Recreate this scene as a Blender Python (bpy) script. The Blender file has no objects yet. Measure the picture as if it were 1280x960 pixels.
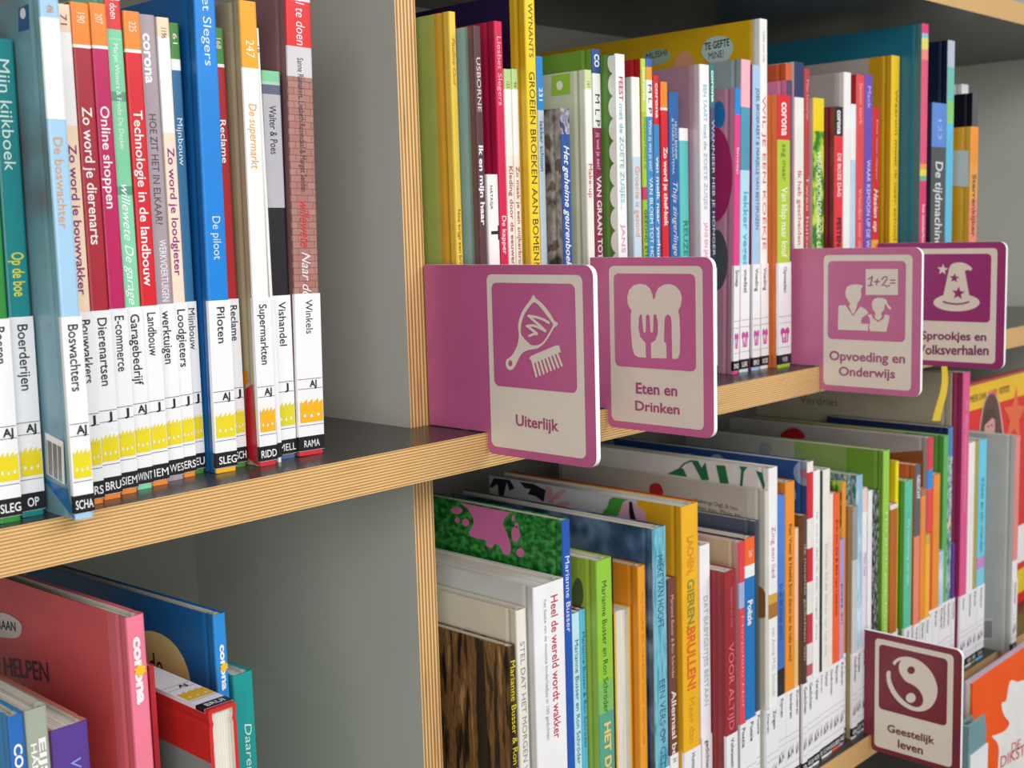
import bpy, bmesh, math, random
from mathutils import Matrix, Vector, Euler

# ------------------------------------------------------------------ camera, light, exposure
SC = bpy.context.scene
COL = SC.collection
CAM = (-0.59004, -0.60574, 0.14356)
ROT = (1.44367, 0.0281, -0.81266)
FPX = 1538.83
cd = bpy.data.cameras.new('camera')
cam = bpy.data.objects.new('camera', cd)
COL.objects.link(cam)
cam.location = CAM
cam.rotation_euler = ROT
cd.sensor_width = 36
cd.lens = FPX / 1280 * 36
cd.clip_start = 0.02
cd.dof.use_dof = True
cd.dof.focus_distance = 0.80
cd.dof.aperture_fstop = 15
SC.camera = cam

SC.view_settings.view_transform = 'Standard'
SC.view_settings.look = 'None'
SC.view_settings.gamma = 1
SC.view_settings.use_curve_mapping = False
SC.view_settings.exposure = 0.0

wd = bpy.data.worlds.new('library_room_light')
SC.world = wd
wd.use_nodes = True
wd.node_tree.nodes['Background'].inputs[0].default_value = (0.98, 0.99, 1.0, 1)
wd.node_tree.nodes['Background'].inputs[1].default_value = 0.31


def area(name, loc, target, sx, sy, power, color=(1, 1, 1)):
    l = bpy.data.lights.new(name, 'AREA')
    l.shape = 'RECTANGLE'
    l.size, l.size_y = sx, sy
    l.energy = power
    l.color = color
    o = bpy.data.objects.new(name, l)
    COL.objects.link(o)
    o.location = loc
    o.rotation_euler = (Vector(target) - Vector(loc)).to_track_quat('-Z', 'Y').to_euler()
    return o


area('window_daylight', (-1.75, -1.95, 0.45), (0.1, 0.1, -0.1), 1.8, 1.6, 38, (1, 0.98, 0.94))
area('ceiling_light', (0.7, -2.2, 1.45), (0.45, 0, -0.2), 2.8, 1.0, 56, (1, 0.995, 0.985))

# ------------------------------------------------------------------ measured dimensions (metres)
T_SHELF = 0.025          # plywood shelf
Z_UP = 0.3708            # underside of the shelf above
Z_LOW = -0.4127          # top of the shelf below
X_END = 1.3158           # right-hand upright
T_UP = 0.0193            # upright thickness
Y_UP = 0.060             # uprights stand back from the shelf fronts
DEPTH = 0.3612           # back panel

# ------------------------------------------------------------------ measuring helpers: where a sight line of the photograph meets a known plane of the bookcase
RM = Euler(ROT).to_matrix()
CV = Vector(CAM)


def sight(px, py):
    return RM @ Vector(((px - 640) / FPX, -(py - 480) / FPX, -1))


def on_plane(px, py, axis, val):
    d = sight(px, py)
    return CV + d * ((val - CV[axis]) / d[axis])


def z_at(x, y, py):
    """height on the vertical line through (x, y) that the photograph shows at row py"""
    a = RM.transposed() @ (Vector((x, y, 0)) - CV)
    b = RM.transposed() @ Vector((0, 0, 1))
    k = (480 - py) / FPX
    return (-k * a.z - a.y) / (b.y + k * b.z)


# ------------------------------------------------------------------ materials
MATS = {}


def lin(h):
    c = [int(h[i:i + 2], 16) / 255 for i in (0, 2, 4)]
    return tuple(x / 12.92 if x <= 0.04045 else ((x + 0.055) / 1.055) ** 2.4 for x in c) + (1,)


def new_mat(name, rough=0.4, coat=0.0):
    m = bpy.data.materials.new(name)
    m.use_nodes = True
    nt = m.node_tree
    b = nt.nodes['Principled BSDF']
    b.inputs['Roughness'].default_value = rough
    b.inputs['Coat Weight'].default_value = coat
    b.inputs['Coat Roughness'].default_value = 0.12
    tc = nt.nodes.new('ShaderNodeTexCoord')
    return m, nt, b, tc


def noise(nt, src, scale, detail=3, mapping=None):
    n = nt.nodes.new('ShaderNodeTexNoise')
    n.inputs['Scale'].default_value = scale
    n.inputs['Detail'].default_value = detail
    if mapping:
        mp = nt.nodes.new('ShaderNodeMapping')
        mp.inputs['Scale'].default_value = mapping
        nt.links.new(src, mp.inputs[0])
        src = mp.outputs[0]
    nt.links.new(src, n.inputs['Vector'])
    return n


def ramp(nt, fac, stops, mode='LINEAR'):
    r = nt.nodes.new('ShaderNodeValToRGB')
    r.color_ramp.interpolation = mode
    e = r.color_ramp.elements
    while len(e) < len(stops):
        e.new(0.5)
    for el, (p, c) in zip(e, stops):
        el.position = p
        el.color = lin(c) if isinstance(c, str) else c
    nt.links.new(fac, r.inputs[0])
    return r


def varied(nt, b, tc, col, amt=0.06, scale=35):
    """plain colour with a little uneven wear"""
    n = noise(nt, tc.outputs['Object'], scale, 4)
    c = lin(col)
    lo = tuple(v * (1 - amt) for v in c[:3]) + (1,)
    hi = tuple(min(1, v * (1 + amt)) for v in c[:3]) + (1,)
    r = ramp(nt, n.outputs['Fac'], [(0.3, lo), (0.7, hi)])
    nt.links.new(r.outputs[0], b.inputs['Base Color'])


def bump(nt, b, src, strength, dist):
    bp = nt.nodes.new('ShaderNodeBump')
    bp.inputs['Strength'].default_value = strength
    bp.inputs['Distance'].default_value = dist
    nt.links.new(src, bp.inputs['Height'])
    nt.links.new(bp.outputs[0], b.inputs['Normal'])


def art_cover(key):
    """printed cover designs"""
    m, nt, b, tc = new_mat('printed_' + key, 0.36, 0.2)
    O = tc.outputs['Object']
    if key == 'bark':
        n = noise(nt, O, 1.0, 6, (40, 160, 22))
        r = ramp(nt, n.outputs['Fac'], [(0.36, '1d1511'), (0.44, '4a3520'), (0.5, '8a6238'), (0.56, '6b4a2a'), (0.66, 'b88a52')])
    elif key == 'bark_spine':
        n = noise(nt, O, 1.0, 6, (160, 160, 40))
        r = ramp(nt, n.outputs['Fac'], [(0.36, '17120f'), (0.5, '3d2d1a'), (0.6, '5a4522')])
    elif key == 'brick':
        t = nt.nodes.new('ShaderNodeTexBrick')
        t.inputs['Scale'].default_value = 60
        t.inputs['Color1'].default_value = lin('b08078')
        t.inputs['Color2'].default_value = lin('a87268')
        t.inputs['Mortar'].default_value = lin('7c5650')
        t.inputs['Mortar Size'].default_value = 0.015
        mp = nt.nodes.new('ShaderNodeMapping')
        mp.inputs['Rotation'].default_value = (math.radians(90), 0, 0)
        nt.links.new(O, mp.inputs[0])
        nt.links.new(mp.outputs[0], t.inputs['Vector'])
        nt.links.new(t.outputs[0], b.inputs['Base Color'])
        return m
    else:
        spec = {
            'hands': ((60, 60, 45), [(0.38, '3d3532'), (0.46, '8d8780'), (0.56, 'a9a49c'), (0.62, '6d5a4c')]),
            'floral': ((150, 150, 130), [(0.4, '34466e'), (0.47, 'b9b4c0'), (0.53, '7b8fb4'), (0.6, '9a6f6a')]),
            'jungle': ((150, 150, 220), [(0.40, '0f5418'), (0.5, '1c7a28'), (0.62, '3f9a48')]),
            'night': ((18, 18, 16), [(0.36, '22344c'), (0.47, '3d5a7c'), (0.57, '6f8cab'), (0.66, '2c425e')]),
            'brush': ((170, 170, 26), [(0.38, '4d9fbb'), (0.48, '82c4d4'), (0.58, '6bb4c9'), (0.66, '3f8db0')]),
            'dots': None,
            'sky': ((50, 50, 26), [(0.4, '8fc0dc'), (0.5, 'b6d8ea'), (0.6, 'dcecf4')]),
            'pattern': ((260, 260, 120), [(0.42, '26282a'), (0.5, '4d5152'), (0.56, '8b9090')]),
            'meadow': ((90, 90, 60), [(0.42, '2c7a1e'), (0.5, '6cb02a'), (0.58, 'c4d84a')]),
            'fire': ((70, 70, 28), [(0.42, '2a1a14'), (0.5, 'b4401a'), (0.58, 'f0902c')]),
            'stickers': ((130, 130, 70), [(0.4, 'e8e2d8'), (0.5, 'f4f2ee'), (0.58, 'd9b8c0'), (0.64, '9fc4d6')]),
            'crowd': ((90, 90, 45), [(0.40, '3a7f6a'), (0.48, 'b8cdd4'), (0.56, '2d5f86'), (0.64, 'd8d2b0')]),
            'photo': ((9, 9, 8), [(0.3, '6a4a46'), (0.42, '6f98a4'), (0.56, '8db4c4'), (0.7, '5a86a4')]),
            'rainbow': None,
        }[key]
        if key == 'dots':
            v = nt.nodes.new('ShaderNodeTexVoronoi')
            v.inputs['Scale'].default_value = 26
            nt.links.new(O, v.inputs['Vector'])
            r = ramp(nt, v.outputs['Distance'], [(0.0, 'b0788a'), (0.17, '8aa0b8'), (0.34, '1f4d8c')], 'CONSTANT')
        elif key == 'rainbow':
            s = nt.nodes.new('ShaderNodeSeparateXYZ')
            nt.links.new(O, s.inputs[0])
            mm = nt.nodes.new('ShaderNodeMath')
            mm.operation = 'FRACT'
            ml = nt.nodes.new('ShaderNodeMath')
            ml.operation = 'MULTIPLY'
            ml.inputs[1].default_value = 5.2
            nt.links.new(s.outputs[2], ml.inputs[0])
            nt.links.new(ml.outputs[0], mm.inputs[0])
            r = ramp(nt, mm.outputs[0], [(0, 'e0387a'), (0.4, 'd03a70'), (0.6, 'f07a80'), (0.72, 'f4d04a'), (0.8, '7cc08a'), (0.88, '4a9ad0'), (0.96, 'e0387a')])
        else:
            n = noise(nt, O, 1.0, 3, spec[0])
            r = ramp(nt, n.outputs['Fac'], spec[1], 'LINEAR')
    nt.links.new(r.outputs[0], b.inputs['Base Color'])
    return m


def mat(key):
    """hex colour -> laminated print; '@name' -> printed design; other names -> the fixed materials below"""
    if key in MATS:
        return MATS[key]
    if key.startswith('@'):
        m = art_cover(key[1:])
    else:
        m, nt, b, tc = new_mat('laminated_print_' + key, 0.38, 0.12)
        varied(nt, b, tc, key, 0.05)
    MATS[key] = m
    return m


def fixed(name, col, rough, coat=0.0, amt=0.05, scale=40):
    m, nt, b, tc = new_mat(name, rough, coat)
    varied(nt, b, tc, col, amt, scale)
    MATS[name] = m
    return m


fixed('label_paper', 'f1f1f4', 0.42, 0.3, 0.02)
fixed('black_strip', '151517', 0.4, 0.2)
fixed('ink_black', '17171a', 0.5)
fixed('laminate_grey', 'c6c7bc', 0.42, 0.0, 0.03, 6)
fixed('laminate_dark', '3c3a38', 0.28, 0.1, 0.10, 60)
fixed('back_grey', 'adada2', 0.5, 0.0, 0.03, 6)
fixed('sign_core', 'fbfbfb', 0.5)
fixed('sign_white', 'e6dccd', 0.55, 0.0, 0.02)
fixed('carpet_floor', '6d6a66', 0.9, 0.0, 0.2, 120)
fixed('lining_paper', 'd9d4c8', 0.7)


def page_material():
    m, nt, b, tc = new_mat('page_edges', 0.8)
    n = noise(nt, tc.outputs['Object'], 1.0, 2, (2600, 6, 6))
    r = ramp(nt, n.outputs['Fac'], [(0.35, 'b9b2a4'), (0.6, 'efebe2')])
    nt.links.new(r.outputs[0], b.inputs['Base Color'])
    MATS['pages'] = m


page_material()


def plywood(name, axis, layers, thick, origin, grain):
    """stacked veneers across `axis`, grain running along the edge"""
    m, nt, b, tc = new_mat(name, 0.5, 0.1)
    O = tc.outputs['Object']
    s = nt.nodes.new('ShaderNodeSeparateXYZ')
    nt.links.new(O, s.inputs[0])
    nz = noise(nt, O, 1.0, 4, grain)
    a = nt.nodes.new('ShaderNodeMath')
    a.operation = 'MULTIPLY_ADD'
    a.inputs[1].default_value = layers / thick
    a.inputs[2].default_value = -origin * layers / thick
    nt.links.new(s.outputs[axis], a.inputs[0])
    w = nt.nodes.new('ShaderNodeMath')
    w.operation = 'MULTIPLY_ADD'
    w.inputs[1].default_value = 0.12
    nt.links.new(nz.outputs['Fac'], w.inputs[0])
    nt.links.new(a.outputs[0], w.inputs[2])
    f = nt.nodes.new('ShaderNodeMath')
    f.operation = 'FRACT'
    nt.links.new(w.outputs[0], f.inputs[0])
    r = ramp(nt, f.outputs[0], [(0.0, 'ecc88c'), (0.34, 'dfb476'), (0.5, 'c4945a'), (0.60, '7d5630'), (0.68, 'b88850'), (0.9, 'd8ac6e'), (1.0, 'ecc88c')] if axis == 2 else [(0.0, 'efcf98'), (0.3, 'e8c084'), (0.42, 'b3824c'), (0.6, '9a6c3e'), (0.82, 'b98a54'), (0.92, 'd8ac70'), (1.0, 'efcf98')])
    n2 = noise(nt, O, 1.0, 5, tuple(g * (1.5 if g < 50 else 5) for g in grain))
    r2 = ramp(nt, n2.outputs['Fac'], [(0.27, (0.55, 0.47, 0.38, 1)), (0.42, (1, 1, 1, 1))])
    mx = nt.nodes.new('ShaderNodeMixRGB')
    mx.blend_type = 'MULTIPLY'
    mx.inputs[0].default_value = 0.6
    nt.links.new(r.outputs[0], mx.inputs[1])
    nt.links.new(r2.outputs[0], mx.inputs[2])
    nt.links.new(mx.outputs[0], b.inputs['Base Color'])
    bump(nt, b, f.outputs[0], 0.12, 0.0003)
    MATS[name] = m


plywood('ply_shelf', 2, 13, T_SHELF, 0, (16, 16, 160))
plywood('ply_upright', 0, 6, T_UP, 0, (90, 14, 14))


def sign_print(key):
    return mat(key)


# ------------------------------------------------------------------ mesh helpers
def link(name, verts, faces, mats, idx=None, parent=None, smooth=False):
    me = bpy.data.meshes.new(name)
    me.from_pydata([tuple(v) for v in verts], [], faces)
    for k in mats:
        me.materials.append(MATS[k] if k in MATS else mat(k))
    if idx:
        for p, i in zip(me.polygons, idx):
            p.material_index = i
    if smooth:
        for p in me.polygons:
            p.use_smooth = True
    me.update()
    o = bpy.data.objects.new(name, me)
    COL.objects.link(o)
    if parent:
        o.parent = parent
    return o


def empty(name, loc, label, cat, group=None, rot=(0, 0, 0)):
    o = bpy.data.objects.new(name, None)
    COL.objects.link(o)
    o.location = loc
    o.rotation_euler = rot
    o.empty_display_size = 0.02
    o['label'] = label
    o['category'] = cat
    if group:
        o['group'] = group
    return o


BOXF = [(0, 3, 2, 1), (4, 5, 6, 7), (0, 1, 5, 4), (2, 3, 7, 6), (0, 4, 7, 3), (1, 2, 6, 5)]


def box(name, a, b, mats, idx=None, parent=None):
    """faces in order: bottom, top, front, back, left, right"""
    (x0, y0, z0), (x1, y1, z1) = a, b
    v = [(x0, y0, z0), (x1, y0, z0), (x1, y1, z0), (x0, y1, z0), (x0, y0, z1), (x1, y0, z1), (x1, y1, z1), (x0, y1, z1)]
    return link(name, v, BOXF, mats, idx, parent)


GLYPHS = {}


def glyphs(s, bold=0.0, shear=0.0):
    """outline of a line of lettering: points, faces, left end, width (cap height about 0.7)"""
    if set(s) & set('MW'):
        bold = 0.0
    k = (s, bold, shear)
    if k not in GLYPHS:
        c = bpy.data.curves.new('lettering', 'FONT')
        c.body = s
        c.size = 1
        c.offset = bold
        c.shear = shear
        c.resolution_u = 3
        o = bpy.data.objects.new('lettering', c)
        me = bpy.data.meshes.new_from_object(o)
        v = [(p.co.x, p.co.y) for p in me.vertices]
        f = [tuple(p.vertices) for p in me.polygons]
        bpy.data.objects.remove(o)
        bpy.data.curves.remove(c)
        bpy.data.meshes.remove(me)
        xs = [p[0] for p in v] or [0, 1]
        GLYPHS[k] = (v, f, min(xs), max(xs) - min(xs))
    return GLYPHS[k]


def filled(loops):
    """flat shape from closed outlines (inner outlines become holes)"""
    c = bpy.data.curves.new('shape', 'CURVE')
    c.dimensions = '2D'
    c.fill_mode = 'FRONT'
    for lp in loops:
        s = c.splines.new('POLY')
        s.points.add(len(lp) - 1)
        for p, (x, y) in zip(s.points, lp):
            p.co = (x * 100, y * 100, 0, 1)
        s.use_cyclic_u = True
    o = bpy.data.objects.new('shape', c)
    me = bpy.data.meshes.new_from_object(o)
    v = [(p.co.x / 100, p.co.y / 100) for p in me.vertices]
    f = [tuple(p.vertices) for p in me.polygons]
    bpy.data.objects.remove(o)
    bpy.data.curves.remove(c)
    bpy.data.meshes.remove(me)
    return v, f


def smooth_loop(pts, n=4):
    """closed Catmull-Rom through the points"""
    out = []
    N = len(pts)
    for i in range(N):
        p0, p1, p2, p3 = (Vector(pts[(i + k) % N]) for k in (-1, 0, 1, 2))
        for j in range(n):
            t = j / n
            q = 0.5 * (2 * p1 + (p2 - p0) * t + (2 * p0 - 5 * p1 + 4 * p2 - p3) * t * t + (3 * p1 - p0 - 3 * p2 + p3) * t ** 3)
            out.append((q.x, q.y))
    return out


def stroke(pts, w):
    """outline of a pen stroke of width w along the points"""
    P = [Vector(p) for p in pts]
    L, R = [], []
    for i, p in enumerate(P):
        d = (P[min(i + 1, len(P) - 1)] - P[max(i - 1, 0)])
        d = d.normalized() if d.length > 0 else Vector((1, 0))
        n = Vector((-d.y, d.x)) * w / 2
        L.append(tuple(p + n))
        R.append(tuple(p - n))
    return L + R[::-1]


def circle(cx, cy, r, ry=None, n=20):
    ry = ry or r
    return [(cx + r * math.cos(2 * math.pi * i / n), cy + ry * math.sin(2 * math.pi * i / n)) for i in range(n)]


def star(cx, cy, r):
    return [(cx + r * (1 if i % 2 == 0 else 0.42) * math.sin(i * math.pi / 5 + 0.1), cy - r * (1 if i % 2 == 0 else 0.42) * math.cos(i * math.pi / 5 + 0.1)) for i in range(10)]


def rrect(x0, y0, x1, y1, r, n=5, skip=()):
    out = []
    for k, (cx, cy, a) in enumerate(((x1 - r, y0 + r, -90), (x1 - r, y1 - r, 0), (x0 + r, y1 - r, 90), (x0 + r, y0 + r, 180))):
        if k in skip:
            out.append(((x1, y0), (x1, y1), (x0, y1), (x0, y0))[k])
            continue
        for i in range(n + 1):
            t = math.radians(a + 90 * i / n)
            out.append((cx + r * math.cos(t), cy + r * math.sin(t)))
    return out


def place2d(name, vf, fn, key, parent):
    v, f = vf
    return link(name, [fn(*p) for p in v], f, [key], None, parent)

# ------------------------------------------------------------------ the room: floor and the bookcase
fl = box('floor', (-2.6, -3.2, -1.30), (3.4, 0.5, -1.25), ['carpet_floor'])
fl['kind'] = 'structure'

bookcase = empty('bookcase', (0, 0, -1.25), 'light plywood bookcase with grey panels and dark shelf tops holding all the books', 'bookcase')
ZB = 1.25


def shelf_board(x0, x1, ztop, y0=0.0, y1=DEPTH):
    o = box('shelf_board', (x0, y0, -T_SHELF), (x1, y1, 0), ['ply_shelf', 'laminate_dark'], [1, 1, 0, 1, 1, 1], bookcase)
    o.location = (0, 0, ztop + ZB)


def upright(x, z0, z1, y0=Y_UP):
    o = box('upright_panel', (0, y0, 0), (T_UP, DEPTH, z1 - z0), ['ply_upright', 'laminate_grey'], [0, 0, 0, 1, 1, 1], bookcase)
    o.location = (x, 0, z0 + ZB)


for zt in (Z_UP + T_SHELF, 0.0, Z_LOW):
    shelf_board(-1.30, 2.62, zt)
for x in (-1.30, 0.0, X_END, 2.60):
    for z0, z1 in ((Z_UP + T_SHELF, Z_UP + 0.40), (0.0, Z_UP), (Z_LOW, -T_SHELF), (-0.80, Z_LOW - T_SHELF)):
        upright(x, z0, z1)
shelf_board(-1.30, 2.62, -0.775, -0.20)
shelf_board(-1.30, 2.62, Z_UP + 0.425)
bp_ = box('back_panel', (-1.30, DEPTH, 0.001), (2.62, DEPTH + 0.008, Z_UP + 0.42 + ZB), ['back_grey'], None, bookcase)
kp_ = box('kick_panel', (-1.28, -0.18, 0.001), (2.60, DEPTH - 0.002, -0.80 + ZB - 0.001), ['laminate_grey'], None, bookcase)

# ------------------------------------------------------------------ books
CTX = {'z': 0.0, 'group': None, 'prev': -9, 'emblem': None}


def rot_text(name, s, x_base, z_top, length, size, key, parent, bold=0.0, shear=0.0, y=-0.0003):
    """lettering that reads down a spine"""
    v, f, x0, w = glyphs(s, bold, shear)
    k = length / w
    return link(name, [(x_base + py * size, y, z_top - (px - x0) * k) for px, py in v], f, [key], None, parent)


def flat_text(name, s, x0_, x1_, z_base, size, key, parent, bold=0.0, y=-0.0003):
    v, f, x0, w = glyphs(s, bold, 0)
    k = (x1_ - x0_) / w
    return link(name, [(x0_ + (px - x0) * k, y, z_base + py * size) for px, py in v], f, [key], None, parent)


def cover_mesh(w, d, h, hard, spine, cov, parent):
    """boards and spine in one piece; spine = [(colour, lower z)...] from the top, cov = [(colour, depth)...] from the spine"""
    t = min(0.0024 if hard else 0.0007, w * 0.22)
    r = min(0.0014 if hard else 0.0005, w * 0.25)
    ys = [c[1] for c in cov[:-1]]
    side = [d] + sorted([y for y in ys if r < y < d], reverse=True)
    if hard and d > 0.05:
        side = [y for y in side if y > 0.0125] + [0.0115, 0.0088, 0.006]
    pts = []
    for y in side:
        gx = 0.0007 if (hard and abs(y - 0.0088) < 1e-6) else 0
        pts.append((gx, y, 'L'))
    pts += [(0, r, 'S'), (0.3 * r, 0.3 * r, 'S'), (r, 0, 'S'), (w - r, 0, 'S'), (w - 0.3 * r, 0.3 * r, 'S'), (w, r, 'R')]
    for y in side[::-1]:
        gx = 0.0007 if (hard and abs(y - 0.0088) < 1e-6) else 0
        pts.append((w - gx, y, 'R'))
    inner = []
    for x, y, k in pts:
        if y <= r + 1e-9:
            inner.append((min(max(x, t), w - t), t))
        else:
            inner.append((x + t, y) if x < w / 2 else (x - t, y))
    zs = [0.0] + sorted([b for _, b in spine[:-1] if 0.0005 < b < h - 0.0005]) + [h]
    n = len(pts)
    V, F, I, M = [], [], [], []

    def slot(k):
        if k not in M:
            M.append(k)
        return M.index(k)

    for z in zs:
        top = 0.0006 if (z == h and hard) else 0
        for x, y, k in pts:
            V.append((x, y, z))
        for x, y in inner:
            V.append((x, y, z - top))
    for j in range(len(zs) - 1):
        zm = (zs[j] + zs[j + 1]) / 2
        sc = next(c for c, b in spine if b is None or zm > b)
        for i in range(n - 1):
            a = j * 2 * n + i
            b = a + 2 * n
            kk = pts[i][2]
            if kk == 'L' and pts[i + 1][2] == 'L' or kk == 'L':
                ym = (pts[i][1] + pts[i + 1][1]) / 2
                c = next(c for c, e in cov if e is None or ym < e)
            elif kk == 'S':
                c = sc
            else:
                c = cov[0][0]
            F.append((a, a + 1, b + 1, b))
            I.append(slot(c))
            F.append((a + n + 1, a + n, b + n, b + n + 1))
            I.append(slot('lining_paper'))
        for s_ in (0, n - 1):
            a = j * 2 * n + s_
            F.append((a, a + 2 * n, a + 3 * n, a + n) if s_ == 0 else (a, a + n, a + 3 * n, a + 2 * n))
            I.append(slot(cov[-1][0]))
    for j in (0, len(zs) - 1):
        for i in range(n - 1):
            a = j * 2 * n + i
            F.append((a, a + n, a + n + 1, a + 1) if j == 0 else (a, a + 1, a + n + 1, a + n))
            c = cov[0][0] if pts[i][2] != 'S' else (spine[0][0] if j else spine[-1][0])
            I.append(slot(c))
    return link('cover', V, F, M, I, parent)


def page_block(w, d, h, hard, parent):
    t = min(0.0024 if hard else 0.0007, w * 0.22) + 0.0001
    g = 0.003 if hard else 0.0004
    e = 0.004 if hard else 0.0004
    x0, x1 = t, w - t
    n = 4
    ring = [(x0, t + 0.0004), (x1, t + 0.0004)]
    for i in range(n + 1):
        s = i / n
        ring.append((x1 + (x0 - x1) * s, d - e - (0.0025 * math.sin(math.pi * s) if hard else 0)))
    m = len(ring)
    V = [(x, y, g) for x, y in ring] + [(x, y, h - g) for x, y in ring]
    F = [tuple(range(m))[::-1], tuple(range(m, 2 * m))] + [(i, (i + 1) % m, m + (i + 1) % m, m + i) for i in range(m)]
    return link('pages', V, F, ['pages'], None, parent)


CROWN = [[(0, 0), (1, 0), (1, .92), (.9, .88), (.83, .84), (.820, .72), (.808, .72), (.795, 1), (.66, .88), (.585, .84), (.574, .7), (.56, .7), (.55, 1), (.42, .88), (.345, .84),
          (.334, .7), (.32, .7), (.31, 1), (.18, .88), (.105, .84), (.094, .72), (.08, .72), (.07, .95), (0, .85)],
         circle(.2, .3, .065, .07, 10), circle(.5, .27, .065, .07, 10), circle(.8, .3, .065, .07, 10)]
BREAD = [[(.2, 0), (.8, 0), (.85, .5), (.98, .62), (.95, .88), (.75, 1), (.58, .9), (.5, .78), (.42, .9), (.25, 1), (.05, .88), (.02, .62), (.15, .5)],
         [(.34, .08), (.42, .08), (.42, .3), (.5, .42), (.48, .62), (.28, .62), (.26, .42), (.34, .3)], [(.6, .08), (.7, .08), (.72, .6), (.62, .6)]]
FIGURES = [stroke([(.05, .1), (.2, .75), (.35, .25), (.1, .55), (.5, .9), (.62, .3), (.4, .15), (.8, .7), (.95, .2), (.7, .45), (.88, .92)], .07)]


def spine_label(root, w, zt, subject, code, author, emblem, ecol):
    e = 0.00038
    V = [(-e, 0.0022, 0), (-e, -e, 0), (w + e, -e, 0), (w + e, 0.0022, 0)]
    z0 = 0.0030
    v = [(x, y, z0) for x, y, _ in V] + [(x, y, zt) for x, y, _ in V]
    lb = link('spine_label', v, [(i, i + 1, i + 5, i + 4) for i in range(3)], ['label_paper'], None, root)
    e2 = e + 0.0001
    v = [(x, y, z) for z in (z0 + 0.0002, z0 + 0.0095) for x, y in ((-e2, .002), (-e2, -e2), (w + e2, -e2), (w + e2, .002))]
    link('author_strip', v, [(i, i + 1, i + 5, i + 4) for i in range(3)], ['black_strip'], None, lb)
    if w < 0.0035:
        return lb
    if author:
        n = len(author)
        lw = min(w * 0.94, 0.0031 * n)
        flat_text('author_lettering', author, w - lw - 0.0002 if lw > w * .8 else (w - lw) / 2, w - 0.0002 if lw > w * .8 else (w + lw) / 2, z0 + 0.0024, 0.0066, 'label_paper', lb, 0.01, -0.0007)
    if code is None:
        return lb
    for z in (0.0495, 0.0432, 0.0195):
        link('rule_line', [(0.0, -0.0006, z), (w, -0.0006, z), (w, -0.0006, z + 0.0003), (0.0, -0.0006, z + 0.0003)], [(0, 1, 2, 3)], ['ink_black'], None, lb)
    if code:
        lw = min(0.0028 * len(code), w * 0.8)
        flat_text('class_lettering', code, w * 0.62 - lw / 2, w * 0.62 + lw / 2, 0.0444, 0.0060, 'ink_black', lb, 0.03, -0.0006)
    if subject:
        sz = min(0.0078, w * 0.9)
        rot_text('subject_lettering', subject, w * 0.55 - 0.36 * sz, zt - 0.004, min(0.0031 * len(subject), zt - 0.056), sz, 'ink_black', lb, 0.008, 0, -0.0006)
    sh = {'crown': CROWN, 'bread': BREAD, 'figures': FIGURES}.get(emblem)
    if sh:
        x0, x1 = (0.06 * w, 0.995 * w) if emblem == 'crown' else (0.12 * w, 0.9 * w)
        zb, zh = (0.0215, 0.0152) if emblem == 'crown' else (0.024, 0.015)
        place2d(emblem + '_emblem', filled(sh), lambda a, b: (x0 + a * (x1 - x0), -0.0006, zb + b * zh), ecol, lb)
    return lb


GAP = 0.0010


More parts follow.
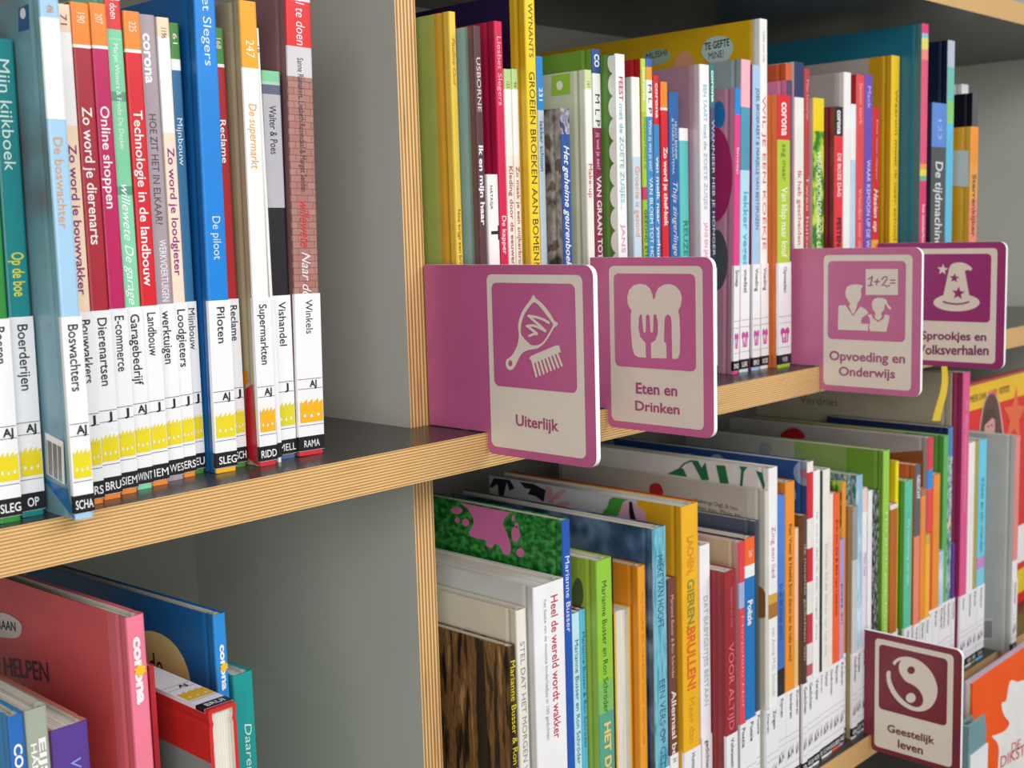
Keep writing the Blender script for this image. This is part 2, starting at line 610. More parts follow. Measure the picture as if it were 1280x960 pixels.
def bk(label, xl, xr, row, ytop, Y, spine, cov, d=0.21, hard=True, lab=None, txt=(), bot=None, lean=0.0, yaw=0.0, name='picture_book', ecol=None, foot=None):
    """one book: its spine seen between columns xl and xr at image row `row`, top at ytop, spine at depth Y, standing on the current shelf"""
    zs = CTX['z']
    Y += CTX.get('dy', 0.0)
    lean_, yaw_ = math.radians(lean), math.radians(yaw)
    if CTX['emblem']:
        yaw_ = 0.0
    if bot:
        p = on_plane(bot[0], bot[1], 2, zs)
        Y, xl, row = p.y, bot[0], bot[1] - (0 if xl == bot[0] else 0)
        xr_row = bot[1] - 8
    else:
        xr_row = row
    tl = math.tan(lean_)
    need = CTX['prev'] + GAP + max(0.0, CTX.get('plean', 0.0) - tl) * 0.26
    CTX['plean'] = tl
    for step in range(60):
        a, b = on_plane(xl, row, 1, Y), on_plane(xr, xr_row, 1, Y)
        sh = 0 if bot else tl * (a.z - zs)
        X0, X1 = a.x - sh, b.x - sh
        if X0 >= need or step > 45:
            break
        Y += 0.0006          # a crowded row: this spine stands a little further back
    if step:
        print('pushed', step, label[:40])
    if X0 < CTX['prev'] + GAP:
        print('overlap', round(CTX['prev'] + GAP - X0, 4), label[:40])
        X1 += CTX['prev'] + GAP - X0
        X0 = CTX['prev'] + GAP
    if X1 - X0 < 0.0024:
        X1 = X0 + 0.0024
    CTX['prev'] = X1
    w = X1 - X0
    h = z_at(X0 + math.tan(lean_) * 0.25, Y, ytop) - zs
    if h > 0.376 or h < 0.1:
        print('height', round(h, 3), label)
        h = min(h, 0.376)
    root = empty(name, (X0, Y, zs + w * math.sin(max(lean_, 0)) + 0.0001), label, 'book', CTX['group'], (0, lean_, yaw_))
    M = Matrix.LocRotScale(root.location, Euler(root.rotation_euler), None)
    root_info = {'root': root, 'inv': M.inverted(), 'w': w, 'h': h, 'd': d, 'X': X0, 'Y': Y}
    if isinstance(spine, str):
        spine = [spine]
    if isinstance(cov, str):
        cov = [(cov, None)]
    xm = (X0 + X1) / 2

    def zl(py):
        return z_at(xm, Y, py) - zs

    sp = [(s, None) if isinstance(s, str) else (s[0], zl(s[1])) for s in spine]
    if sp[-1][1] is not None:
        sp.append((sp[-1][0], None))
    if foot:
        sp = sp[:-1] + [(sp[-1][0], 0.0036), (foot, None)]
    cover_mesh(w, d, h, hard, sp, cov, root)
    page_block(w, d, h, hard, root)
    for t in txt:
        s, y0, y1, pos, frac, col = t[:6]
        bold = t[6] if len(t) > 6 else 0.0
        shear = t[7] if len(t) > 7 else 0.0
        za, zb = zl(y0), zl(y1)
        sz = frac * w
        nm = 'title_lettering'
        rot_text(nm, s, pos * w - 0.35 * sz, za, za - zb, sz, col, root, bold, shear, -0.0002)
    if lab is not None:
        subject, code, author = lab
        spine_label(root, w, CTX['labz'], subject, code, author, CTX['emblem'], ecol or CTX['ecol'])
    return root_info


def on_cover(info, px, py, x=0.0):
    """point of a book's left cover (depth, height in the book's own frame) that the photograph shows at (px, py)"""
    o = info['inv'] @ CV
    q = info['inv'] @ (CV + sight(px, py))
    d = q - o
    p = o + d * ((x - o.x) / d.x)
    return p.y, p.z


def cover_shape(info, name, loops, key, off=0.0003, label=None):
    lp = [[on_cover(info, *p) for p in l] for l in loops]
    hi, dd = info['h'] - 0.0012, info['d'] - 0.001
    lp = [[(min(max(y, 0.0002), dd), min(max(z, 0.0005), hi)) for y, z in l] for l in lp]
    o = place2d(name, filled([[(-y, z) for y, z in l] for l in lp]), lambda a, b: (-off, -a, b), key, info['root'])
    if label:
        o['label'] = label
    return o


def cover_text(info, s, p0, p1, ptop, key, name='cover_lettering', bold=0.0, shear=0.0, off=0.0004):
    """lettering on a left cover; p0, p1 = ends of its baseline in the photograph, ptop = a point at cap height above p0"""
    v, f, x0, w = glyphs(s, bold, shear)
    a, b, c = on_cover(info, *p0), on_cover(info, *p1), on_cover(info, *ptop)
    k = (a[0] - b[0]) / w
    sz = (c[1] - a[1]) / 0.7
    rise = (b[1] - a[1]) / w
    return link(name, [(-off, a[0] - (px - x0) * k, a[1] + (px - x0) * rise + py * sz) for px, py in v], f, [key], None, info['root'])


# ------------------------------------------------------------------ shelf signs
def pieces(loops):
    """one flat shape made of overlapping strokes"""
    V, F = [], []
    for l in loops:
        v, f = filled([l])
        F += [tuple(i + len(V) for i in p) for p in f]
        V += [(x, y, len(F) * 0.00001) for x, y in v]
    return V, F


def shelf_sign(X, z0, z1, uf, ul, udeep, zshelf, key, inkkey, label, shapes=(), lines=(), core=0.0042):
    root = empty('shelf_sign', (X, 0, 0), label, 'sign', 'subject signs between the books')
    r = 0.0075
    o = []
    for k, (cx, cz, a) in enumerate(((uf - r, z0 + r, -90), (uf - r, z1 - r, 0))):
        for i in range(7):
            t = math.radians(a + 90 * i / 6)
            o.append((cx + r * math.cos(t), cz + r * math.sin(t)))
    o += [(udeep, z1), (udeep, zshelf + 0.0008), (ul, zshelf + 0.0008)]
    rr = 0.005
    for i in range(6):
        t = math.radians(180 + 90 * i / 5)
        o.append((ul + rr + rr * math.cos(t), z0 + rr + rr * math.sin(t)))
    n = len(o)
    V = [(0, -u, z) for u, z in o] + [(core, -u, z) for u, z in o]
    F = [tuple(range(n))[::-1], tuple(range(n, 2 * n))] + [(i, (i + 1) % n, n + (i + 1) % n, n + i) for i in range(n)]
    me = link('panel', V, F, [key, 'sign_core'], [0, 0] + [1] * n, root)
    bm = bmesh.new()
    bm.from_mesh(me.data)
    bmesh.ops.recalc_face_normals(bm, faces=bm.faces)
    bm.to_mesh(me.data)
    bm.free()

    def fn(off):
        return lambda u, z, k=0.0: (-off - k, -u, z)

    H = z1 - z0
    ca = (ul + 0.0038, z0 + 0.0056, uf - 0.0088, z1 - 0.0065)
    place2d('white_card', filled([rrect(*ca, 0.0045)]), fn(0.0002), 'sign_white', root)
    sq = (ul + 0.0085, z0 + 0.0485 * H / 0.132, uf - 0.0150, z1 - 0.0122)
    field = place2d('picture_field', filled([rrect(*sq, 0.0045)]), fn(0.0004), key, root)

    def uv(p):
        q = on_plane(p[0], p[1], 0, X)
        return (-q.y, q.z)

    for nm, loops, k, lvl in shapes:
        uvl = [[uv(p) for p in l] for l in loops]
        place2d(nm, pieces(uvl) if nm in ('reflection_emblem', 'comb_emblem', 'sum_emblem') else filled(uvl), fn(0.0006 + 0.0002 * lvl), k, field)
    for s, p0, p1, ptop in lines:
        v, f, x0, w = glyphs(s, 0.022, 0)
        a, b, c = uv(p0), uv(p1), uv(ptop)
        kx = (b[0] - a[0]) / w
        rise = (b[1] - a[1]) / w
        sz = (c[1] - a[1]) / 0.7
        link('lettering', [(-0.0005, -(a[0] + (px - x0) * kx), a[1] + (px - x0) * rise + py * sz) for px, py in v], f, [inkkey], None, root)
    return root


def crop(ox, oy, s):
    return lambda *pts: [(ox + x / s, oy + y / s) for x, y in pts]


def sc_(fn, pts, n=4):
    return smooth_loop(fn(*pts), n)


W = 'sign_white'
PINK = 'c25f90'
# hand mirror and comb
q = crop(600, 330, 6)
mir_out = [(405, 232), (425, 258), (470, 295), (530, 370), (562, 425), (588, 442), (580, 464), (560, 478), (530, 530), (490, 590), (440, 630), (390, 640), (340, 655), (305, 690), (270, 760), (245, 792), (215, 790), (197, 755), (205, 715), (240, 690), (280, 620), (294, 560), (296, 520), (290, 470), (300, 410), (330, 340), (380, 272)]
mir_in = [(408, 287), (445, 310), (500, 378), (545, 440), (552, 460), (520, 520), (485, 575), (445, 605), (400, 610), (378, 600), (325, 545), (310, 510), (316, 440), (342, 370), (380, 315)]
comb = [(375, 705), (388, 688), (580, 608), (600, 614)]
comb = [q((375, 705), (388, 688), (580, 608), (600, 614), (612, 660), (402, 745))]
for i in range(8):
    tx, ty, bx, by = 398 + 25.5 * i, 738 - 11 * i, 428 + 27.5 * i, 848 - 11.5 * i
    comb.append(q((tx - 7, ty - 8), (tx + 8, ty - 14), (bx + 8, by - 8), (bx + 2, by + 4), (bx - 6, by)))
zig = [(522, 440), (480, 415), (430, 398), (372, 388), (410, 424), (455, 462), (498, 503), (450, 476), (405, 460), (360, 464), (395, 492), (436, 524), (405, 525), (380, 538)]
scrib = [q(*stroke(zig[a:b], 19)) for a, b in ((0, 4), (3, 7), (6, 10), (9, 12), (11, 14))] + [q(*circle(*zig[k], 9.5, 9.5, 10)) for k in (0, 3, 6, 9, 11, 13)]
shapes1 = [('mirror_emblem', [sc_(q, mir_out, 3), sc_(q, mir_in, 3), q(*circle(232, 744, 15, 24, 14))], W, 0), ('reflection_emblem', scrib, W, 0), ('comb_emblem', comb, W, 0)]
shelf_sign(0.0159, -0.0142, 0.1180, 0.1018, 0.0028, -0.057, 0.0, PINK, 'a84d7d', 'pink sign reading Uiterlijk with a hand mirror and a comb',
           shapes1, [('Uiterlijk', (645.6, 531.5), (699, 539), (643, 517.5))])
# bread with fork and knife
q = crop(750, 310, 6)
bread = [(240, 470), (212, 420), (208, 370), (222, 315), (255, 280), (300, 268), (345, 275), (380, 305), (397, 350), (400, 375), (408, 385), (417, 372), (420, 345), (440, 300), (480, 275), (525, 270), (570, 285), (605, 325), (618, 375), (610, 430), (590, 470), (600, 520), (605, 650), (602, 790), (590, 825), (565, 833), (545, 828), (540, 560), (535, 515), (513, 497), (492, 515), (487, 560), (483, 700), (500, 715), (503, 828), (388, 825), (385, 715), (420, 690), (437, 640), (438, 560), (425, 500), (412, 495), (405, 510), (402, 625), (392, 637), (382, 625), (375, 510), (362, 495), (348, 510), (348, 625), (338, 637), (328, 625), (318, 505), (308, 495), (297, 520), (292, 600), (305, 665), (345, 712), (348, 822), (290, 818), (262, 800), (245, 745), (235, 600), (234, 500)]
shelf_sign(0.1495, -0.0138, 0.1181, 0.1020, 0.0030, -0.012, 0.0, 'c96797', 'a84a7c', 'pink sign reading Eten en Drinken with a slice of bread, fork and knife',
           [('bread_emblem', [q(*bread)], W, 0)], [('Eten en', (795.5, 491.4), (847, 495), (795, 478)), ('Drinken', (794.6, 512.5), (850, 518), (794, 500.5))])
# adult and child before a board
q = crop(1020, 310, 960 / 140)
head = [(330, 312), (375, 314), (405, 326), (388, 352), (390, 400), (380, 440), (355, 478), (352, 505), (320, 568), (295, 520), (283, 495), (295, 478), (265, 430), (255, 385), (265, 340), (290, 320)]
body = [(195, 505), (205, 492), (255, 489), (320, 585), (378, 505), (405, 510), (440, 535), (450, 560), (395, 598), (388, 648), (460, 652), (445, 675), (452, 708), (190, 700)]
chead = [(490, 450), (510, 432), (540, 426), (580, 432), (608, 448), (615, 475), (645, 512), (640, 527), (618, 512), (596, 480), (585, 530), (560, 560), (568, 585), (540, 618), (505, 595), (512, 560), (490, 525), (482, 485)]
cbody = [(445, 575), (475, 565), (490, 602), (535, 635), (580, 607), (592, 570), (632, 577), (630, 610), (605, 718), (468, 712), (456, 680), (468, 640), (465, 605)]
one = stroke(q((448, 268), (485, 245), (470, 320)), 1.4)
shapes3 = [('board_emblem', [q((428, 180), (705, 180), (705, 402), (428, 402))], W, 0), ('adult_emblem', [sc_(q, head, 3)], W, 0), ('sweater_emblem', [q(*body)], W, 0),
           ('child_emblem', [sc_(q, chead, 3)], W, 0), ('shirt_emblem', [q(*cbody)], W, 0),
           ('sum_emblem', [stroke(q((450, 270), (490, 242)), 1.5), stroke(q((488, 240), (470, 322)), 1.6), stroke(q((447, 324), (492, 318)), 1.5)], 'ac5485', 1),
           ('plus_emblem', [stroke(q((500, 290), (552, 286)), 1.5)], 'ac5485', 1), ('plus_emblem', [stroke(q((530, 262), (522, 318)), 1.5)], 'ac5485', 2),
           ('two_emblem', [stroke(q((565, 272), (585, 248), (610, 246), (612, 265), (588, 300), (565, 320), (598, 318), (610, 332), (635, 318)), 1.6)], 'ac5485', 1),
           ('equals_emblem', [stroke(q((640, 276), (686, 274)), 1.4), stroke(q((636, 302), (684, 299)), 1.4)], 'ac5485', 1)]
shelf_sign(0.4798, -0.0230, 0.1145, 0.1035, 0.0008, -0.031, 0.0, 'ca7099', 'a85883', 'pink sign reading Opvoeding en Onderwijs with an adult and a child',
           shapes3, [('Opvoeding en', (1037, 449.7), (1131.6, 454), (1037, 438.4)), ('Onderwijs', (1048.8, 469), (1119, 472.8), (1048.8, 458))])
# wizard hat
q = crop(1150, 295, 8)
crown_ = [(232, 610), (298, 310), (320, 280), (360, 266), (410, 262), (460, 275), (500, 300), (527, 325), (515, 347), (480, 338), (452, 348), (498, 610)]
X4 = on_plane(1258, 302, 1, -0.1015).x
A4, B4 = on_plane(1258, 302, 0, X4), on_plane(1250, 462, 0, X4)
PUR = '9a3272'
shapes4 = [('hat_emblem', [q(*circle(368, 665, 232, 88, 28))], W, 0), ('hat_emblem', [q(*crown_)], W, 0.5), ('star_emblem', [q(*star(230, 335, 58))], W, 0),
           ('star_emblem', [q(*star(348, 420, 50))], PUR, 2), ('star_emblem', [q(*star(387, 572, 68))], PUR, 2),
           ('brim_emblem', [stroke(q((232, 655), (290, 672), (365, 681), (440, 674), (496, 657)), 2.0)], PUR, 2)]
shelf_sign(X4, B4.z, A4.z, 0.1015, 0.002, -0.04, 0.0, PUR, '7e2560', 'purple sign reading Sprookjes en Volksverhalen with a wizard hat',
           shapes4, [('Sprookjes en', (1152, 423.8), (1233, 426), (1152, 413.8)), ('Volksverhalen', (1147, 442.6), (1236, 443.6), (1147, 431))])
# yin and yang
q = crop(1070, 780, 960 / 140)
yy = [(325, 345), (318, 330), (345, 300), (390, 282), (450, 280), (530, 305), (600, 355), (660, 430), (695, 520), (700, 590), (680, 660), (640, 715), (580, 745), (510, 745), (440, 720), (370, 670), (310, 595), (272, 510), (263, 430), (270, 405), (285, 398), (298, 410), (300, 470), (325, 540), (370, 610), (430, 670), (490, 705), (530, 712), (565, 695), (578, 650), (565, 600), (530, 550), (480, 515), (430, 490), (390, 440), (370, 390), (372, 340), (388, 312), (360, 322), (335, 350)]
WINE = '7d2c3a'
A5 = on_plane(1200, 811, 1, -0.1)
shelf_sign(0.588, Z_LOW - 0.0150, Z_LOW + 0.1175, 0.1015, 0.0028, -0.006, Z_LOW, WINE, '6e2a38', 'dark red sign reading Geestelijk leven with a yin and yang symbol',
           [('yin_yang_emblem', [sc_(q, yy, 3), q(*circle(475, 395, 33))], W, 0), ('yin_yang_emblem', [q(*circle(472, 632, 42))], W, 0)],
           [('Geestelijk', (1109.4, 914), (1168.5, 930.4), (1109.4, 904.8)), ('leven', (1122.5, 934), (1153.8, 943), (1122.5, 924))])

# ------------------------------------------------------------------ books on the middle shelf, left bay
K = 'ink_black'
WT = 'label_paper'
LW = 'f3f2f0'
CTX.update(z=0.0, group='schoolbooks at the left of the middle shelf', prev=-9, emblem='crown', ecol='e9d61c', labz=0.1045)
PEACH, ORANGE = 'f6d9bd', 'f08a32'
bk('green book cut off by the left edge, labelled Boeren', 0, 27, 640, 20, 0, '2f8a3a', '2f8a3a', lab=('Boeren', 'AJ', 'SLEG'), bot=(0, 656), lean=.8)
bk('teal book titled Mijn kijkboek Op de boerderij', 28, 56, 640, 47, 0, '11858a', '0f8288', lab=('Boerderijen', 'AJ', 'OP'), bot=(28, 648), lean=.7,
   txt=[('Mijn kijkboek', 74, 214, .5, .72, 'd8ece8'), ('Op de boe', 316, 371, .55, .74, 'd8d83c', .015)])
b = bk('light blue book titled De boswachter standing out over the shelf edge', 95, 118, 650, -12, 0, [('9fc8e4', 22), ('f2f2f2', 149), ('a3cdea', 372), 'a3cdea'], '@photo', d=.22, lean=.3,
       lab=('Boswachters', 'AJ', 'SCHA'), bot=(95, 658), txt=[('496', 6, 16, .5, .5, 'c08a3a'), ('De boswachter', 172, 286, .45, .66, 'dd9a52')])
cover_shape(b, 'cover_panel', [[(44, 585), (94, 660), (100, 660), (84, 612), (60, 600)]], '1f6aa8', .00025)
cover_shape(b, 'barcode_sticker', [[(57, 540), (80, 552), (82, 606), (59, 592)]], WT, .0004)
for k in range(9):
    x = 59 + k * 2.1
    cover_shape(b, 'barcode_bar', [[(x, 549 + k * 1.1), (x + (1.3 if k % 3 else .7), 549.6 + k * 1.1), (x + 1.6 + (1.0 if k % 3 else .4), 592 + k * 1.3), (x + 1.6, 591.5 + k * 1.3)]], K, .0006)
cover_shape(b, 'cover_badge', [[(24, 10), (36, 5), (37, 36), (24, 40)]], '2a5c92', .0004)
cover_shape(b, 'cover_badge', [circle(30, 17, 3.5, 7)], WT, .0006)
SER = 'Zo word je '


def series(top, topnum, body, title, col, y0, y1, label, lab, l, r, bot, ytop, cut, body2=None, lean=.2):
    foot = top if top != PEACH else ORANGE
    sp = [(top, cut[0])]
    if body2:
        sp += [(LW, cut[1])]
    else:
        sp += [(LW, cut[0] + 4)]
    sp.append(body)
    bk(label, l, r, bot[1] - 8, ytop, 0, sp, body, lab=lab, bot=bot, lean=lean, foot=foot,
       txt=[(topnum, ytop + 14, ytop + 27, .5, .6, 'f8e6d8' if top != PEACH else '8a4a5a'), (title, y0, y1, .5, .74, col, .012)])


series(PEACH, '71', 'f7dcbc', 'Zo word je bouwvakker', '8a2a7c', 181, 369, 'peach and white book titled Zo word je bouwvakker', ('Bouwvakkers', 'J', 'ERS'), 112, 130, (112, 632), 4, (40, 157), True)
series(ORANGE, '190', 'ac2636', 'Zo word je dierenarts', 'f6eeee', 134, 306, 'dark red book titled Zo word je dierenarts', ('Dierenartsen', 'J', 'BRU'), 130, 152, (130, 626), 2, (56, 0), None)
series(ORANGE, '207', 'c01a5e', 'Online shoppen', 'f6eeee', 133, 261, 'magenta book titled Online shoppen', ('E-commerce', 'J', 'SIEM'), 152, 172, (152, 619), 3, (57, 0), None)
bk('mint green book with script title De garage', 172, 191, 606, -12, 0, [('e8e4dc', 0), ('d9363a', 37), ('7fcfa4', 48), ('9ad8b6', 50), ('7fcfa4', 115), ('5c9c82', 127), ('7fcfa4', 233), ('5c9c82', 244), '86d6ac'], '86d6ac',
   lab=('Garagebedrijf', 'AJ', 'WINT'), bot=(172, 614), txt=[('veel te doen', -26, 24, .5, .6, 'f6eeee'), ('Marjet Winters & Frodo De Decker', 55, 188, .5, .42, 'e8f6ee'), ('willewete De garage', 231, 381, .5, .74, 'f4fbf6', 0, .35)])
series(ORANGE, '225', 'd6202c', 'Technologie in de landbouw', 'f6eeee', 138, 358, 'bright red book titled Technologie in de landbouw', ('Landbouw', 'J', 'IEM'), 191, 211, (191, 609), 13, (62, 0), None)
bk('grey mauve book titled Hoe zit het in elkaar? Werkvoertuigen', 209, 230, 595, 17, 0, 'a89ba3', 'a89ba3', lab=('werktuigen', 'J', 'WES'), bot=(209, 603),
   txt=[('corona', 42, 105, .5, .74, 'f4f2f2', .03), ('HOE ZIT HET IN ELKAAR?', 143, 281, .5, .56, '55474f'), ('WERKVOERTUIGEN', 300, 377, .6, .56, 'f4f2f2', .02)])
series(PEACH, '1196', 'f7dcc8', 'Zo word je loodgieter', '8a2a7c', 185, 345, 'peach and white book titled Zo word je loodgieter', ('Loodgieters', 'J', 'ERS'), 230, 245, (230, 598), 21, (46, 166), True)
series('4a8a3a', '61', '2f6f9c', 'Mijnbouw', 'dce8f0', 148, 207, 'slim blue book with green top titled Mijnbouw', ('Mijnbouw', 'J', 'EU'), 244, 256, (244, 593), 28, (74, 88), True)
b = bk('tall bright blue book titled De piloot', 271, 296, 587, -14, 0, '1484dc', '0f5c9c', d=.22, foot='f0b428', lab=('Piloten', 'AJ', 'SLEG'), bot=(271, 595), lean=.8,
       txt=[('Liesbet Slegers', -50, 82, .55, .55, 'd6e8f6'), ('De piloot', 271, 325, .55, .55, 'd6e8f6')])
series('4a8a3a', '168', 'b01e28', 'Reclame', 'f6eeee', 150, 204, 'red book with green top titled Reclame', ('Reclame', 'J', 'SCH'), 295, 308, (295, 585), 34, (80, 0), None)
b = bk('white book with orange top titled De supermarkt', 326, 346, 576, 0, 0, [('f5a623', 85), LW], 'b3a684', d=.22, foot='d8303a', lab=('Supermarkten', 'AJ', 'RIDD'), bot=(326, 584), lean=.6, ecol='f2b418',
       txt=[('247', 50, 72, .5, .7, 'f8efd8'), ('De supermarkt', 130, 211, .5, .66, 'eda53a', 0, .1)])
cover_shape(b, 'cover_panel', [[(307, 486), (316, 480), (324, 582), (309, 572)]], 'c0202c', .0003)
cover_shape(b, 'cover_panel', [[(303, 466), (309, 463), (311, 478), (305, 482)]], 'e88a20', .0005)
bk('very thin white book labelled Startende beside De supermarkt', 344, 346.5, 500, 35, .026, LW, LW, lab=('Startende', None, ''), txt=[('18', 58, 66, .5, .7, '8a3a3a')])
bk('silver and black book with green top, labelled Vishandel', 346, 370, 571, 88, 0, [('7dc79a', 102), ('a9c9b4', 106), ('5d627c', 118), ('b8b6bc', 260), '1d1b20'], '2a282c', foot='4a6a8c', lab=('Vishandel', 'J', 'MELL'), bot=(348, 579), lean=.7,
   ecol='dcd028', txt=[('Walter & Poes', 132, 193, .5, .55, K, .012)])
b = bk('brown brick patterned book labelled Winkels, rightmost in the left bay', 375, 405, 572, -14, 0, [('d8d4d8', 0), ('e0282c', 58), ('d2ccd2', 96), '@brick'], '8a6468', d=.23, lab=('Winkels', 'AJ', 'RAMA'), bot=(375, 580), lean=1.4, foot='d8303a', ecol='f2b418',
       txt=[('veel te doen', -20, 56, .55, .5, 'f8eeee', 0, .1), ('Sanne Ramakers, Liesbeth Rosendaal & Margot Senden', 72, 240, .5, .34, '4a3a40'), ('willewete', 252, 310, .5, .6, 'd0303c', 0, .35), ('Naar de', 316, 372, .5, .5, 'f2e8e6', 0, .35)])

# ------------------------------------------------------------------ books on the middle shelf, right bay
CTX.update(z=0.0, group='books behind the pink signs on the middle shelf', prev=0.0203, emblem='bread', ecol='c74aa0', labz=0.1015)
L0 = ('', None, '')
R = 300
bk('yellow book with striped mustard cover beside the upright', 571, 579, R, 14, .036, 'f0cc4c', [('e0bb48', .004), ('cf9e2c', .0135), ('c8952c', .016), ('a9b25a', None)], lab=L0,
   txt=[('Pauline Oud', 48, 107, .5, .7, 'c8742c', 0, .3), ('Noa krijgt een broertje', 262, 350, .5, .62, '8a4a1c')])
bk('dark brown slim book with pale teal cover, titled Ik en mijn haar', 600, 609, R, 32, .022, '58393d', [('6d4d4e', .004), ('86aaa8', .011), ('93b5b2', None)], lab=L0,
   txt=[('USBORNE', 72, 140, .5, .74, 'd8c8c8', .01), ('Ik en mijn haar', 182, 282, .5, .8, 'f4eeee', .03)])
bk('short white book with a black letter T on its spine', 611, 625, R, 218, .032, LW, LW, lab=L0, txt=[('NATASJA', 232, 262, .35, .32, K), ('T', 282, 300, .6, 1.0, K, .02)])
bk('crimson book titled De kapper', 626, 635.5, R, 26, .035, 'd41c4e', 'b81848', lab=L0, txt=[('Liesbet Slegers', 46, 132, .5, .74, 'f4b8c8'), ('De kapper', 270, 318, .5, .74, 'f6dce2', .01)])
bk('pale book with green top titled Kleding door de eeuwen', 636, 645, R, 86, .036, [('b4d48c', 112), ('f0f0ec', 195), 'ece6da'], 'b9a58c', lab=L0, txt=[('133', 102, 110, .5, .6, 'b85040'), ('Kleding door de eeuwen heen', 208, 360, .55, .72, 'b4484c', .012)])
bk('pale book with green top titled Zo maak je een snijkerbroodje', 645.5, 653.5, R, 86, .036, [('b4d48c', 112), ('f0f0ec', 195), 'ece6da'], 'ece6da', lab=L0, txt=[('46', 102, 110, .5, .6, 'b85040'), ('Zo maak je een snijkerbroodje', 208, 350, .5, .72, 'b4484c', .012)])
bk('tall yellow book titled Groeien broeken aan bomen?', 664, 676, R, -12, .022, 'f6d327', [('d8ae1e', .016), ('20133c', None)], d=.25, lab=L0,
   txt=[('JOZEFIEN WYNANTS', -60, 72, .5, .62, '5a4a1a', .012), ('GROEIEN BROEKEN AAN BOMEN?', 90, 331, .5, .82, '4a3a1c', .02)])
bk('pale grey book with bright blue top titled lekker schoon', 676, 684.5, R, 70, .034, [('1f86d4', 138), 'b8c8d2'], 'b8c8d2', lab=L0, txt=[('231', 110, 126, .5, .7, 'e6eef6', .01), ('lekker schoon', 152, 214, .5, .74, '3c6a9c', .012)])
bk('book with a floral top and blue spine in white handwriting', 705, 716, R, 135, .021, [('@floral', 168), '2b559c'], '@hands', d=.16, lab=L0, txt=[('Het geheime geurenboek', 182, 335, .5, .85, 'eef2f8', .012, .3)])
b = bk('pale green book titled Make-up', 735.5, 744, R, 87, .021, [('cfe0a4', 112), ('f2f2ea', 205), 'eeeade'], [('e6ead6', .006), ('d2d8bc', None)], lab=L0, txt=[('121', 102, 109, .5, .6, 'b85040'), ('Make-up', 205, 247, .5, .8, 'c83c3c', .015)])
cover_shape(b, 'cover_badge', [[(690, 92), (713, 91), (713, 117), (690, 120)]], '9ac93a', .0004)
cover_shape(b, 'cover_badge', [circle(700, 107, 4, 6)], 'f2f6e8', .0006)
bk('purple spined book with MLP in a white box, titled Van graan tot brood', 745, 755, R, 61, .034, [('2c4f94', 92), (LW, 160), '8d2b52'], '6d9a3a', lab=L0,
   txt=[('CO', 68, 84, .5, .8, 'f2f4f8', .03), ('M L P', 118, 158, .5, .8, K, .01), ('jij wat je eet?', 166, 212, .5, .6, 'e8b0c0', .01), ('VAN GRAAN TOT BROOD', 220, 372, .5, .78, 'f2e6ea', .02)])
b = bk('white book with scalloped green cover titled Feest met de zoete zusjes', 773.5, 785, R, 67, .015, 'f4f4f2', '5d8a38', lab=L0,
       txt=[('FEEST', 96, 126, .5, .6, 'b0305c', .015), ('met de ZOETE ZUSJES...', 130, 262, .5, .6, '76c4c4', .01), ('JANS EN JANS', 280, 380, .5, .55, 'e49ab8', .02)])
for k in range(10):
    cover_shape(b, 'scallop_edging', [circle(768 + k * .55, 78 + 28 * k, 8.2, 14.5)], 'f2f2ee', .0004 + .00002 * k)
bk('white and pale blue book titled Groente is gezond', 793, 803, R, 96, .024, [('f6f0e6', 122), ('f2f2f0', 196), 'c8dcec'], 'd8dce0', lab=L0, txt=[('Groente is gezond', 208, 296, .5, .78, 'e8a070', .012)])
bk('lime green book with red cover standing right of Groente is gezond', 805, 810.5, R, 73, .034, [('c2d844', 140), ('a8cc3a', 234), ('c83a5a', 250), '9ac43a'], 'b8202c', lab=L0, txt=[('corona', 84, 126, .5, .8, 'f2f6e0', .03), ('WAAROM MOET IK', 146, 212, .5, .6, '4a6a2a', .02), ('GEZOND ETEN', 262, 330, .5, .8, '3c5a2c', .02)])
bk('blue book with MLP in a white box, titled Van bloem tot honing', 811, 818.5, R, 73, .034, [('3c66b0', 84), ('e8a03a', 100), (LW, 146), '3c92cc'], '3c92cc', lab=L0, txt=[('M L P', 106, 142, .5, .8, K, .01), ('Weet jij wat je eet?', 150, 214, .5, .7, 'f2f4f8', .01), ('VAN BLOEM TOT HONING', 222, 350, .5, .8, 'eef4fa', .025)])
bk('thin red and blue book left of Zo word je chef-kok', 820, 826.5, R, 94, .03, [('cf2630', 156), '2f8cc8'], 'b0242c', lab=L0, txt=[('corona', 104, 148, .5, .8, 'f6dcdc', .03), ('van melk naar yoghurt', 196, 330, .5, .8, 'e6f0f8', .02)])
bk('red book with orange top titled Zo word je chef-kok', 829, 837, R, 102, .03, [('f08a2c', 135), (LW, 138), 'd8202c'], 'c81f2a', lab=L0, txt=[('Zo word je chef-kok', 184, 283, .5, .82, 'f8e8e8', .025)])
bk('mid blue book with cursive white title behind the bread sign', 839, 850.5, R, 115, .025, '2a62a4', '2a5c98', lab=L0, txt=[('HUGO BENNIK', 152, 200, .62, .36, 'c8d8ea', .01), ('& MARK HAAYEMA', 148, 218, .3, .36, 'c8d8ea', .01), ('Thijs zingerlinge', 228, 320, .5, .7, 'cfdcec', 0, .3)])
bk('short turquoise book with white top', 851, 862, R, 160, .03, [(LW, 176), '5ec4c0'], '62c2c4', lab=L0, txt=[('REUZE', 276, 320, .55, .7, '1f8a5c', .02)])
bk('white book with dusty mauve cover titled Een taart met de zoete zusjes', 877, 888.5, R, 80, .014, 'f3f1f1', [('d9c3cb', .008), ('ab8494', None)], d=.22, lab=L0,
   txt=[('EEN TAART', 106, 152, .5, .5, '8ab8d0', .01), ('met de ZOETE ZUSJES', 156, 262, .5, .5, '9cbcd8', .01), ('JANS EN JANS', 278, 330, .5, .5, 'e49ab8', .02)])
